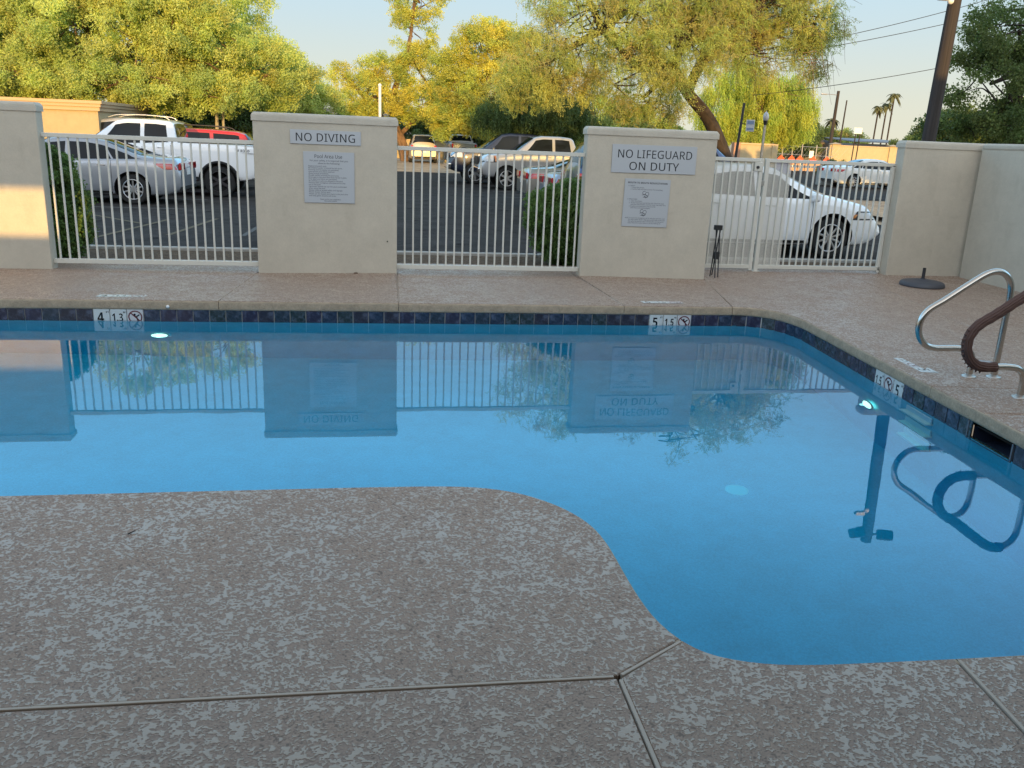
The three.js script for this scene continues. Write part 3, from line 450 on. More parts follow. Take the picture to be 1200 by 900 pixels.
// handrails
function handrail(label, z, covered) {
  const o = thing('handrail', label, 'handrail', [0, 0, z]), y0 = deckY(4.6, 5);
  const path = [[4.560, y0, 0], [4.562, .31, 0], [4.545, .362, 0], [4.50, .395, 0], [4.42, .408, 0], [4.32, .409, 0], [4.22, .411, 0], [4.15, .432, 0], [4.092, .487, 0], [4.066, .556, 0], [4.072, .628, 0], [4.118, .70, 0], [4.243, .782, 0], [4.41, .896, 0], [4.54, .978, 0], [4.60, .999, 0], [4.665, .998, 0], [4.73, .962, 0], [4.768, .90, 0], [4.778, .82, 0], [4.776, .60, 0], [4.775, y0, 0]];
  mesh('rail', tube(path, .0245, 16, 6), M.steel, o);
  for (const x of [4.56, 4.775]) mesh('flange', new THREE.LatheGeometry([[0, .022], [.026, .022], [.03, .012], [.05, .010], [.055, .004], [.056, -.01]].map(([a, b]) => new THREE.Vector2(a, b)), 28).translate(x, deckY(x, z), 0), M.steelDull, o);
  if (covered) { // ribbed fabric sleeve laced along its lower side
    const sub = path.slice(5, 17), curve = new THREE.CatmullRomCurve3(sub.map((p) => V(...p)), false, 'centripetal'), n = 110, ribs = 12, pos = [], uv = [], idx = [], m = 56;
    for (let i = 0; i <= n; i++) { const t = i / n, c = curve.getPointAt(t), d = curve.getTangentAt(t), nrm = V(-d.y, d.x, 0), bi = V(0, 0, 1); for (let j = 0; j <= m; j++) { const a = j / m * Math.PI * 2, r = .0330 + .0030 * Math.cos(a * ribs) + .0014 * Math.sin(t * 90 + 2 * Math.sin(a * 2)); const q = c.clone().addScaledVector(nrm, Math.cos(a) * r).addScaledVector(bi, Math.sin(a) * r); pos.push(q.x, q.y, q.z); uv.push(t * 6, j / m); if (i < n && j < m) { const k = i * (m + 1) + j; idx.push(k, k + 1, k + m + 1, k + 1, k + m + 2, k + m + 1); } } }
    const g = new THREE.BufferGeometry(); g.setAttribute('position', new THREE.Float32BufferAttribute(pos, 3)); g.setAttribute('uv', new THREE.Float32BufferAttribute(uv, 2)); g.setIndex(idx); g.computeVertexNormals();
    const s = mesh('fabric_sleeve', g, M.cover, o);
    const teeth = []; for (let i = 0; i < 12; i++) { const t = .10 + .026 * i, c = curve.getPointAt(t), d = curve.getTangentAt(t), nrm = V(-d.y, d.x, 0).negate(); const dirn = c.clone().sub(V(4.25, .56, 0)).normalize(), b = dirn.dot(nrm) > 0 ? nrm : nrm.negate(); const g2 = new THREE.ConeGeometry(.013, .03, 6); g2.applyQuaternion(new THREE.Quaternion().setFromUnitVectors(V(0, 1, 0), b)); teeth.push(g2.translate(c.x + b.x * .040, c.y + b.y * .040, .004)); }
    mesh('lacing', teeth, M.cover, s);
  }
}
handrail('bare stainless steel pool handrail, the farther of the pair', 4.96, false);
handrail('pool handrail wrapped in a ribbed brown fabric sleeve, the nearer of the pair', 5.515, true);
{ const o = thing('deck_lid', 'flat grey round lid in the deck behind the handrail', 'lid', [5.02, deckY(5.02, 4.55) + .002, 4.55]); mesh('cover', new THREE.CylinderGeometry(.125, .125, .006, 32), std([.38, .38, .38], .6), o); mesh('rim', new THREE.TorusGeometry(.13, .005, 6, 40).rotateX(Math.PI / 2), std([.16, .16, .17], .6), o); }
{ // umbrella base
  const o = thing('umbrella_base', 'dark round umbrella base with a short empty tube on the right deck', 'umbrella base', [7.26, deckY(7.3, .3), .30]);
  mesh('base', new THREE.LatheGeometry([[0, .088], [.095, .085], [.115, .074], [.20, .068], [.255, .056], [.275, .040], [.285, .012], [.283, 0]].map(([a, b]) => new THREE.Vector2(a, b)), 40), M.plasticGrey, o);
  mesh('tube', new THREE.CylinderGeometry(.021, .021, .17, 18, 1, true).translate(0, .15, 0), M.darkMetal, o); mesh('collar', new THREE.CylinderGeometry(.032, .036, .03, 18).translate(0, .083, 0), M.plasticGrey, o);
}
// ------------------------------------------------------------------ vehicles
const smoothLine = (pts, w = .07) => { const lin = (x) => { if (x <= pts[0][0]) return pts[0][1]; for (let i = 1; i < pts.length; i++) if (x <= pts[i][0]) return lerp(pts[i - 1][1], pts[i][1], (x - pts[i - 1][0]) / (pts[i][0] - pts[i - 1][0])); return pts[pts.length - 1][1]; }; return (x) => (lin(x - w) + lin(x - w / 2) + 2 * lin(x) + lin(x + w / 2) + lin(x + w)) / 6; };
const KINDS = {
  sedan: { L: 4.8, W: 1.84, wr: .335, axle: [-1.36, 1.42], gc: .20, roofW: .60, top: [[-2.4, .74], [-2.37, .98], [-2.25, 1.06], [-1.75, 1.10], [-1.55, 1.13], [-.72, 1.40], [-.35, 1.455], [.1, 1.46], [.45, 1.42], [1.38, 1.02], [1.6, .985], [2.1, .88], [2.3, .76], [2.4, .56]], belt: [[-2.4, .72], [-2.3, .95], [-1.5, .99], [0, .945], [1.4, .92], [2.1, .80], [2.4, .50]],
    side: [[[-1.62, -.98], [-1.30, -.80]], [[-.93, .0], [-.76, .02]], [[.07, 1.18], [.09, .50]]], shield: [1.33, .48], back: [-1.58, -.72], seams: [-.93, .04, 1.02], handles: [-.72, .26], lampY: .90 },
  suv: { L: 4.75, W: 1.88, wr: .36, axle: [-1.38, 1.38], gc: .24, roofW: .66, top: [[-2.375, .80], [-2.35, 1.12], [-2.20, 1.48], [-2.05, 1.68], [-1.8, 1.75], [-1.0, 1.79], [.1, 1.79], [.52, 1.74], [1.30, 1.17], [1.5, 1.13], [2.1, 1.03], [2.30, .88], [2.375, .60]], belt: [[-2.375, .78], [-2.3, 1.10], [-1.5, 1.10], [0, 1.06], [1.3, 1.03], [2.1, .92], [2.375, .56]],
    side: [[[-2.0, -1.22], [-1.88, -1.16]], [[-1.10, -.06], [-1.06, -.03]], [[.03, 1.10], [.05, .52]]], shield: [1.26, .58], back: [-2.27, -2.02], seams: [-1.16, -.02, 1.0], handles: [-.85, .22], lampY: 1.02 },
  pickup: { L: 5.6, W: 1.96, wr: .40, axle: [-1.75, 1.78], gc: .42, roofW: .70, top: [[-2.8, .98], [-2.785, 1.34], [-2.7, 1.365], [-.80, 1.365], [-.735, 1.40], [-.66, 1.78], [-.56, 1.87], [-.2, 1.905], [.5, 1.905], [.78, 1.85], [1.50, 1.34], [1.7, 1.31], [2.5, 1.22], [2.72, 1.06], [2.8, .76]], belt: [[-2.8, .96], [-2.75, 1.32], [-.7, 1.345], [0, 1.29], [1.5, 1.24], [2.5, 1.10], [2.8, .74]],
    side: [[[-.52, .06], [-.46, .06]], [[.16, 1.28], [.16, .76]]], shield: [1.46, .82], back: [-.725, -.63], seams: [-.60, .10, 1.16], handles: [-.36, .30], lampY: 1.12, bed: true },
};
const kits = {};
function carKit(kind) { // shapes shared by all cars of a kind
  if (kits[kind]) return kits[kind];
  const K = KINDS[kind], top = smoothLine(K.top, .035), belt0 = smoothLine(K.belt, .05), hl = K.L / 2, hw = (x) => K.W / 2 * (1 - .17 * clamp((Math.abs(x) - (hl - .85)) / .85) ** 2.4);
  const belt = (x) => Math.min(belt0(x), top(x) - .015), bottom = (x) => K.gc + .14 * clamp((Math.abs(x) - (hl - .5)) / .5) ** 2;
  const section = (x) => { const b = bottom(x), be = belt(x), t = top(x), w = hw(x), k = sstep(.05, .2, t - be), rw = K.roofW * (w / (K.W / 2)), mid = lerp(b, be, .52), g = t - be; const hood = [[be + .45 * g, .90 * w], [t - .012, .80 * w], [t, .62 * w], [t + .006, .3 * w], [t + .008, 0]], house = [[be + .02, .915 * w], [t - .10, lerp(.915 * w, rw, clamp((g - .1) / .35))], [t - .03, rw - .07], [t - .004, rw * .62], [t + .008, 0]]; return [[b, .84 * w], [b + .05, .955 * w], [mid, w], [be - .07, .99 * w], [be, .955 * w], ...hood.map((h, i) => [lerp(h[0], house[i][0], k), lerp(h[1], house[i][1], k)])]; };
  const rounded = (x) => new THREE.CatmullRomCurve3(section(x).map(([y, z]) => V(0, y, z)), false, 'centripetal').getPoints(27).map((p) => [p.y, Math.max(0, p.z)]);
  const xs = []; for (let i = 0; i <= 84; i++) xs.push(-hl + K.L * i / 84); for (const d of [.012, .03]) xs.push(-hl + d, hl - d); if (K.bed) xs.push(-.78, -.75, -.72, -.70, -.68, -.64, -.60); xs.sort((a, b) => a - b);
  const secs = xs.map(rounded), m = 28, ring = 2 * m - 1, pos = [], idx = [];
  xs.forEach((x, i) => { const s = secs[i]; for (let j = 0; j < ring; j++) { const q = j < m ? s[j] : s[2 * m - 2 - j]; pos.push(x, q[0], j < m ? q[1] : -q[1]); } });
  for (let i = 0; i < xs.length - 1; i++) for (let j = 0; j < ring; j++) { const j2 = (j + 1) % ring, a = i * ring + j, b = i * ring + j2, c = a + ring, d = b + ring; idx.push(a, c, b, b, c, d); }
  for (const [i, flip] of [[0, 1], [xs.length - 1, 0]]) { const o = pos.length / 3; pos.push(xs[i], .7, 0); for (let j = 0; j < ring; j++) { const a = i * ring + j, b = i * ring + (j + 1) % ring; flip ? idx.push(o, a, b) : idx.push(o, b, a); } }
  let g = new THREE.BufferGeometry(); g.setAttribute('position', new THREE.Float32BufferAttribute(pos, 3)); g.setAttribute('uv', new THREE.Float32BufferAttribute(new Float32Array(pos.length / 3 * 2), 2)); g.setIndex(idx);
  { const n = g.index.array; let vol = 0; const A = V(), B = V(), D = V(); for (let i = 0; i < n.length; i += 3) { A.fromArray(pos, n[i] * 3); B.fromArray(pos, n[i + 1] * 3); D.fromArray(pos, n[i + 2] * 3); vol += A.dot(B.cross(D)); } if (vol < 0) { for (let i = 0; i < n.length; i += 3) { const t = n[i]; n[i] = n[i + 1]; n[i + 1] = t; } } }
  g.computeVertexNormals();
  const ev = new Evaluator(); ev.useGroups = true; ev.attributes = ['position', 'normal', 'uv'];
  let body = new Brush(g, M.white); body.updateMatrixWorld();
  const cut = (geo) => { const b = new Brush(geo, M.black); b.updateMatrixWorld(); body = ev.evaluate(body, b, SUBTRACTION); };
  for (const ax of K.axle) for (const s of [1, -1]) { const c = new THREE.CylinderGeometry(K.wr + .065, K.wr + .065, .5, 30).rotateX(Math.PI / 2).translate(ax, K.wr + .005, s * (K.W / 2 - .02)); cut(c); }
  if (K.bed) cut(new THREE.BoxGeometry(1.92, .6, 1.58).translate(-1.74, 1.25, 0));
  const zAt = (x, y) => { const s = rounded(x); let z = 0; for (let i = 1; i < s.length; i++) { const [y0, z0] = s[i - 1], [y1, z1] = s[i]; if ((y - y0) * (y - y1) <= 0 && y0 !== y1) z = Math.max(z, lerp(z0, z1, (y - y0) / (y1 - y0))); } return z; };
  const yAt = (x, z) => { const s = rounded(x); for (let i = s.length - 1; i > 0; i--) { const [y0, z0] = s[i - 1], [y1, z1] = s[i]; if (z >= z1 && z <= z0) return lerp(y1, y0, (z - z1) / Math.max(1e-5, z0 - z1)); } return top(x); };
  const grid = (nu, nv, f) => { const p = [], ix = []; for (let i = 0; i <= nu; i++) for (let j = 0; j <= nv; j++) p.push(...f(i / nu, j / nv)); for (let i = 0; i < nu; i++) for (let j = 0; j < nv; j++) { const a = i * (nv + 1) + j; ix.push(a, a + nv + 1, a + 1, a + 1, a + nv + 1, a + nv + 2); } const q = new THREE.BufferGeometry(); q.setAttribute('position', new THREE.Float32BufferAttribute(p, 3)); q.setAttribute('uv', new THREE.Float32BufferAttribute(new Float32Array(p.length / 3 * 2), 2)); q.setIndex(ix); q.computeVertexNormals(); return q; };
  const side = (b, t, yb, yt, s, off = .006, nu = 8, nv = 5) => grid(nu, nv, (u, v) => { const x = lerp(lerp(b[0], b[1], u), lerp(t[0], t[1], u), v), y = lerp(yb(x), yt(x), v); return [x, y, s * (zAt(x, y) + off)]; });
  const across = (xb, xt, sgn) => grid(8, 12, (v, u) => { const x = lerp(xb, xt, v), zl = lerp(.74 * K.W / 2, .84 * K.roofW, v), z = (u * 2 - 1) * zl; return [x + sgn * .010, yAt(x, Math.abs(z)) + .006, z]; });
  const kit = kits[kind] = { K, body: body.geometry, windows: [], seams: [], trims: [], top, belt, zAt, side, across, hw };
  for (const s of [1, -1]) { for (const [b, t] of K.side) kit.windows.push(side(b, t, (x) => belt(x) + .025, (x) => Math.max(belt(x) + .05, top(x) - .115), s)); for (const x of K.seams) kit.seams.push(side([x - .005, x + .005], [x - .005, x + .005], () => K.gc + .10, (q) => belt(q) - .01, s, .0025, 1, 14)); kit.trims.push(side([K.axle[0] + K.wr + .1, K.axle[1] - K.wr - .1], [K.axle[0] + K.wr + .12, K.axle[1] - K.wr - .12], () => K.gc + .005, () => K.gc + .09, s, .004, 6, 2)); }
  kit.shield = across(K.shield[0], K.shield[1], 1); kit.back = across(K.back[0], K.back[1], -1);
  // wheel: tyre, rim with spokes
  const r = K.wr, w = .22;
  kit.tyre = new THREE.LatheGeometry([[r * .66, -w / 2], [r * .9, -w / 2], [r * .97, -w / 2 + .02], [r, -w / 4], [r, w / 4], [r * .97, w / 2 - .02], [r * .9, w / 2], [r * .66, w / 2 - .01]].map(([a, b]) => new THREE.Vector2(a, b)), 36).rotateX(Math.PI / 2);
  kit.barrel = new THREE.LatheGeometry([[0, -.06], [r * .6, -.06], [r * .66, w / 2 - .01]].map(([a, b]) => new THREE.Vector2(a, b)), 30).rotateX(Math.PI / 2);
  const rim = [new THREE.TorusGeometry(r * .655, .012, 8, 36).translate(0, 0, w / 2 - .012), new THREE.CylinderGeometry(.055, .06, .05, 18).rotateX(Math.PI / 2).translate(0, 0, w / 2 - .05)]; const ns = kind === 'pickup' ? 6 : 10; for (let i = 0; i < ns; i++) rim.push(new RoundedBoxGeometry(kind === 'pickup' ? .07 : .034, r * .60, .03, 1, .008).translate(0, r * .35, w / 2 - .045).rotateZ(i * Math.PI * 2 / ns)); kit.rim = merge(rim);
  return kit;
}
function makeCar(kind, name, label, pos, turn, o = {}) {
  const kit = carKit(kind), K = kit.K, t = thing(name, label, o.category ?? { sedan: 'car', suv: 'suv', pickup: 'pickup truck' }[kind], [pos[0], pos[1] ?? .03, pos[2]], turn), hl = K.L / 2;
  t.scale.setScalar(o.scale ?? 1); if (o.scaleY) t.scale.y *= o.scaleY;
  mesh('body', kit.body, [o.paint, M.black, M.black, M.black, M.black, M.black], t);
  for (const w of kit.windows) mesh('side_window', w, o.glass ?? M.glassDark, t);
  mesh('windshield', kit.shield, o.glass ?? M.glassDark, t); mesh('rear_window', kit.back, M.glassDark, t);
  for (const g of kit.seams) mesh('door_seam', g, M.black, t); for (const g of kit.trims) mesh('sill_trim', g, o.sill ?? M.rubber, t);
  for (const ax of K.axle) for (const s of [1, -1]) { const w = new THREE.Group(); w.name = 'wheel'; w.position.set(ax, K.wr, s * (K.W / 2 - .135)); if (s < 0) w.rotation.y = Math.PI; t.add(w); mesh('tyre', kit.tyre, M.rubber, w); mesh('barrel', kit.barrel, M.black, w); mesh('rim', kit.rim, o.rim ?? M.rimSilver, w); }
  for (const x of K.handles) for (const s of [1, -1]) { const y = kit.belt(x) - .10; mesh('door_handle', rbox(.19, .028, .03, .012, x, y, s * (kit.zAt(x, y) + .012), 2), o.handle ?? o.paint, t); }
  const ly = K.lampY, pick = kind === 'pickup', xr = -hl + .06, xf = hl - .2;
  for (const s of [1, -1]) {
    // tail lamp wraps the rear corner, headlamp the front one
    const zr = kit.hw(xr);
    if (pick) mesh('tail_lamp', rbox(.10, .36, .13, .03, -hl + .045, ly - .02, s * (zr * .93)), M.lampRed, t);
    else if (kind === 'suv') mesh('tail_lamp', rbox(.16, .26, .16, .05, -hl + .10, ly - .02, s * (zr * .93)), M.lampRed, t);
    else { mesh('tail_lamp', kit.side([-hl + .03, -hl + .34], [-hl + .06, -hl + .56], () => ly - .10, () => ly + .03, s, .008, 6, 4), M.lampRed, t); mesh('tail_lamp', rbox(.05, .16, .42, .015, -hl + .008, ly - .03, s * (zr * .72)), M.lampRed, t); }
    const fy = pick ? .96 : kind === 'suv' ? .80 : .66;
    mesh('lamp_bezel', kit.side([hl - .66, hl - .08], [hl - .55, hl - .05], () => fy - .02, () => fy + (pick ? .24 : .12), s, .005, 6, 4), M.black, t); mesh('headlight', kit.side([hl - .52, hl - .10], [hl - .52, hl - .07], () => fy, () => fy + (pick ? .22 : .10), s, .008, 6, 4), M.lampClear, t); mesh('turn_lamp', kit.side([hl - .66, hl - .58], [hl - .60, hl - .54], () => fy + .01, () => fy + (pick ? .20 : .07), s, .011, 2, 3), M.lampAmber, t);
    if (!pick) mesh('fog_lamp', rbox(.05, .06, .14, .02, hl - .10, .42, s * .62), M.lampClear, t);
    const mx = K.shield[0] - .32, my = kit.belt(mx) + .06; mesh('mirror', rbox(.14, .14, .20, .05, mx, my, s * (K.W / 2 + .06)), o.mirror ?? o.paint, t);
  }
  mesh('grille', rbox(.05, pick ? .30 : .16, pick ? 1.1 : .9, .03, hl - (pick ? .02 : .035), pick ? .98 : .60, 0), o.grille ?? M.black, t);
  if (pick) { mesh('bumper', rbox(.16, .22, 1.86, .05, hl - .05, .64, 0), o.bumper ?? M.chrome, t); mesh('bumper', rbox(.18, .2, 1.84, .05, -hl - .02, .66, 0), o.bumper ?? M.chrome, t); mesh('bed_rail', [rbox(1.98, .03, .07, .01, -1.75, 1.378, .90), rbox(1.98, .03, .07, .01, -1.75, 1.378, -.90)], M.rubber, t); }
  else { mesh('bumper_trim', rbox(.05, .10, 1.5, .03, -hl + .02, .38, 0), M.rubber, t); mesh('bumper_trim', rbox(.05, .12, 1.3, .03, hl - .03, .38, 0), M.rubber, t); }
  mesh('number_plate', rbox(.012, .15, .31, .004, -hl - (pick ? -.006 : .004), pick ? .98 : .74, 0), M.white, t);
  if (o.rack) for (const s of [1, -1]) mesh('roof_rail', [tube([[-1.6, 1.76, s * .58], [-1.5, 1.83, s * .58], [0, 1.86, s * .58], [.3, 1.79, s * .58]], .018, 6, 5)], o.rack, t);
  if (o.fender) for (const ax of K.axle) for (const s of [1, -1]) { const a = new THREE.TorusGeometry(K.wr + .085, .035, 8, 24, Math.PI).scale(1, 1, 1.3).translate(ax, K.wr + .01, s * (K.W / 2 - .005)); mesh('fender_flare', a, M.rubber, t); }
  return t;
}
const T2 = Math.PI;
const silver = paint(.36, .38, .42, .55), whiteP = paint(.84, .84, .85), redP = paint(.50, .012, .010), navy = paint(.018, .026, .055, .2), beigeP = paint(.50, .46, .38, .2), greyP = paint(.40, .41, .42, .4), champagne = paint(.24, .22, .19, .4);
makeCar('sedan', 'sedan', 'silver sedan parked behind the left fence, red tail lamp towards the aisle', [-6.72, .03, -11.3], T2 - .03, { paint: silver, handle: M.chrome });
{ const t = makeCar('pickup', 'pickup_truck', 'white pickup with black wheel arches, parked behind the silver sedan', [-5.7, .03, -14.15], T2, { paint: whiteP, rim: M.darkMetal, fender: true, bumper: M.rubber });
  const tx = canvasTex(512, 64, (g, W, H) => { g.clearRect(0, 0, W, H); g.fillStyle = '#e9e9ea'; g.fillRect(0, 0, W, H); g.fillStyle = '#1c1c20'; g.font = 'bold 54px sans-serif'; g.textAlign = 'left'; g.textBaseline = 'middle'; g.fillText('T', 8, 33); g.fillStyle = '#8a1418'; g.fillText('RD', 46, 33); g.fillStyle = '#1c1c20'; g.fillText('OFF ROAD', 150, 33, 340); });
  mesh('lettering', new THREE.PlaneGeometry(.82, .1).translate(2.3, 1.2, .966).rotateY(Math.PI), new THREE.MeshStandardMaterial({ map: tx, roughness: .4 }), t);
}
makeCar('suv', 'suv', 'red suv with a roof rack behind the white pickup, its top above the fence', [-5.75, .03, -17.1], T2, { paint: redP, rack: M.darkMetal, scaleY: .955 });
makeCar('suv', 'suv', 'silver suv in the shade, only its roof rack showing over the white pickup', [-8.2, .03, -20.9], T2, { paint: greyP, rack: M.rimSilver, scaleY: 1.09 });
makeCar('pickup', 'pickup_truck', 'silver pickup facing left in the middle of the lot', [6.5, .03, -21.3], T2, { paint: paint(.42, .43, .45, .4) });
makeCar('pickup', 'pickup_truck', 'dark navy pickup parked beyond the silver pickup', [5.8, .03, -24.5], T2, { paint: navy, scale: 1.04 });
makeCar('suv', 'suv', 'beige suv whose sunlit roof shows beyond the navy pickup', [6.75, .03, -28.5], T2, { paint: beigeP });
makeCar('suv', 'suv', 'dark blue suv parked nose away, red tail lamp left of the lifeguard panel', [6.35, .03, -7.1], .0, { paint: paint(.05, .07, .16, .3), scaleY: 1.04, rack: M.black });
makeCar('sedan', 'sedan', 'blue-grey sedan parked nose away beside the dark blue suv', [6.47, .03, -9.9], 0, { paint: paint(.26, .30, .37, .4) });
makeCar('sedan', 'sedan', 'dark brown-grey sedan parked nose away, farthest of the three tails by the bush', [6.34, .03, -12.6], 0, { paint: champagne });
makeCar('sedan', 'sedan', 'white car standing close behind the right gate, front wheel to the right', [6.34, .03, -4.02], 0, { paint: whiteP, scaleY: 1.045, glass: M.glassDark, handle: M.white });
makeCar('sedan', 'sedan', 'white sedan parked along the far street beside the tan wall', [25.5, .024, -31.9], .02, { paint: paint(.66, .66, .64) });
makeCar('suv', 'suv', 'tan suv seen from behind in the sun at the far end of the lot', [3.27, .026, -49.4], T2 / 2, { paint: paint(.46, .40, .33, .2) });
makeCar('pickup', 'pickup_truck', 'grey pickup seen from behind at the far end of the lot', [6.15, .026, -52.5], T2 / 2, { paint: greyP });

// ------------------------------------------------------------------ trees and shrubs
function leafGeo(n, seed, lw, ll, strand) { // one sprig, about a unit across, of n small leaves
  const r = rng(seed), pos = [], nor = [], idx = [];
  for (let i = 0; i < n; i++) {
    let c, dir;
    if (strand) { const t = (i + .5) / n, s = i % 2 ? 1 : -1; c = V(.10 * Math.sin(t * 3) + s * .05 + (r() - .5) * .10, -t, (r() - .5) * .14 + .06 * Math.cos(t * 4)); dir = V(s * (.5 + r() * .5), -.7 - r() * .5, (r() - .5) * 1.2).normalize(); }
    else { do { c = V(r() * 2 - 1, r() * 2 - 1, r() * 2 - 1); } while (c.length() > 1); c.multiplyScalar(.5); c.y *= .7; dir = V(r() - .5, r() - .6, r() - .5).normalize(); }
    const side = V(r() - .5, r() - .5, r() - .5).cross(dir).normalize(), nn = side.clone().cross(dir).normalize(), k = .7 + .6 * r(), o = pos.length / 3;
    const a = c.clone(), b = c.clone().addScaledVector(dir, ll * k * .5).addScaledVector(side, lw * k * .5), d = c.clone().addScaledVector(dir, ll * k), e = c.clone().addScaledVector(dir, ll * k * .5).addScaledVector(side, -lw * k * .5);
    for (const p of [a, b, d, e]) { pos.push(p.x, p.y, p.z); nor.push(nn.x, nn.y, nn.z); }
    idx.push(o, o + 1, o + 2, o, o + 2, o + 3);
  }
  const g = new THREE.BufferGeometry(); g.setAttribute('position', new THREE.Float32BufferAttribute(pos, 3)); g.setAttribute('normal', new THREE.Float32BufferAttribute(nor, 3)); g.setAttribute('uv', new THREE.Float32BufferAttribute(new Float32Array(pos.length / 3 * 2), 2)); g.setIndex(idx); return g;
}
const SPRIG = { fine: leafGeo(30, 1, .10, .24), broad: leafGeo(22, 2, .17, .26), strand: leafGeo(30, 3, .06, .15, true), dense: leafGeo(24, 4, .16, .24) };
M.leaf = new THREE.MeshPhysicalMaterial({ color: 0xffffff, roughness: .75, transmission: .5, thickness: 0, side: THREE.DoubleSide, specularIntensity: .4 });
function n3(x, y, z, s) { const f = (a) => { const q = Math.sin(a) * 43758.5453; return q - Math.floor(q); }; const xi = Math.floor(x), yi = Math.floor(y), zi = Math.floor(z), fx = x - xi, fy = y - yi, fz = z - zi, h = (a, b, c) => f(a * 12.9898 + b * 78.233 + c * 37.719 + s * 11.13), S = (t) => t * t * (3 - 2 * t), u = S(fx), v = S(fy), w = S(fz); return lerp(lerp(lerp(h(xi, yi, zi), h(xi + 1, yi, zi), u), lerp(h(xi, yi + 1, zi), h(xi + 1, yi + 1, zi), u), v), lerp(lerp(h(xi, yi, zi + 1), h(xi + 1, yi, zi + 1), u), lerp(h(xi, yi + 1, zi + 1), h(xi + 1, yi + 1, zi + 1), u), v), w); }
// o: trunks [[points with radius]], lobes [[x,y,z, rx,ry,rz, clumps]], per sprigs a clump, spread, size [min,max], colors, droop
function plant(name, label, category, o) {
  const t = thing(name, label, category, [o.at[0], o.ground ?? 0, o.at[1]], 0, o.group), r = rng(o.seed), gs = () => (r() + r() + r() - 1.5) * 1.15;
  const wood = [], mats = [], cols = [], q = new THREE.Quaternion(), e = new THREE.Euler(), m4 = new THREE.Matrix4(), limb = (pts, r0, r1, seg = 7) => { const c = new THREE.CatmullRomCurve3(pts.map((p) => V(...p)), false, 'centripetal'), n = Math.max(3, pts.length * 4), g = new THREE.TubeGeometry(c, n, 1, seg, false), p = g.attributes.position; for (let i = 0; i <= n; i++) { const cp = c.getPointAt(i / n), k = lerp(r0, r1, i / n); for (let j = 0; j <= seg; j++) { const a = i * (seg + 1) + j; p.setXYZ(a, cp.x + (p.getX(a) - cp.x) * k, cp.y + (p.getY(a) - cp.y) * k, cp.z + (p.getZ(a) - cp.z) * k); } } g.computeVertexNormals(); return g; };
  const hubs = []; for (const T of o.trunks) { wood.push(limb(T.pts, T.r[0], T.r[1], 10)); hubs.push(T.pts[T.pts.length - 1]); }
  for (const L of o.lobes) {
    const c = L.slice(0, 3), rad = L.slice(3, 6), hub = hubs.reduce((b, h) => (Math.hypot(h[0] - c[0], h[1] - c[1], h[2] - c[2]) < Math.hypot(b[0] - c[0], b[1] - c[1], b[2] - c[2]) ? h : b), hubs[0]), lr = (o.limbR ?? .07);
    const mid = hub.map((x, i) => lerp(x, c[i], .5) + (i === 1 ? .12 : .25) * (r() - .3) * Math.hypot(...rad) * .4); wood.push(limb([hub, mid, c], lr * 1.25, lr * .5));
    for (let k = 0; k < L[6]; k++) {
      const u = r() * 2 - 1, ph = r() * Math.PI * 2, s = Math.sqrt(1 - u * u), d = [s * Math.cos(ph), u, s * Math.sin(ph)], rr = .45 + .58 * Math.sqrt(r());
      if (n3(d[0] * 2.2 + c[0], d[1] * 2.2 + c[1], d[2] * 2.2 + c[2], o.seed) < (o.gaps ?? .32)) continue;
      const p = c.map((x, i) => x + d[i] * rad[i] * rr); if (o.droop) p[1] -= o.droop * (d[0] ** 2 + d[2] ** 2) * rad[1] * .3;
      if (r() < (o.twigs ?? .35)) { const st = c.map((x, i) => x + (r() - .5) * rad[i] * .9), pm = st.map((x, i) => lerp(x, p[i], .5) + (r() - .35) * rad[i] * .22); wood.push(limb([st, pm, p], lr * .26, lr * .05, 5)); }
      const cc = o.colors[Math.floor(r() * o.colors.length)], tone = .8 + .4 * r();
      for (let z = 0; z < o.per; z++) {
        const sz = lerp(o.size[0], o.size[1], r()), sp = o.spread;
        const hg = o.hang === true ? .7 : o.hang; e.set(hg ? (r() - .5) * hg : r() * 6.3, r() * 6.3, hg ? (r() - .5) * hg : r() * 6.3); q.setFromEuler(e);
        m4.compose(V(p[0] + gs() * sp, p[1] + gs() * sp * .7, p[2] + gs() * sp), q, V(sz, sz, sz)); mats.push(m4.clone()); const j = tone * (.82 + .36 * r()), w = (r() - .5) * .12; cols.push(C(cc[0] * j * (1 + w), cc[1] * j, cc[2] * j * (1 - w)));
      }
    }
  }
  if (wood.length) mesh(o.stems ? 'stems' : 'trunk', wood, o.bark ?? M.bark, t);
  const im = new THREE.InstancedMesh(SPRIG[o.sprig], M.leaf, mats.length); im.name = 'crown'; im.castShadow = im.receiveShadow = true; mats.forEach((m, i) => { im.setMatrixAt(i, m); im.setColorAt(i, cols[i]); }); im.userData.kind = 'stuff'; t.add(im);
  if (o.extra) o.extra(t, limb, r);
  return t;
}
const LIME = [[.54, .62, .18], [.49, .60, .17], [.58, .62, .18], [.42, .53, .15]], GOLD = [[.55, .56, .11], [.50, .55, .11], [.41, .50, .11], [.60, .56, .10]], OLIVE = [[.45, .52, .14], [.39, .48, .13], [.51, .53, .15], [.46, .42, .15]], GREEN = [[.12, .18, .05], [.13, .19, .055], [.10, .16, .045]];
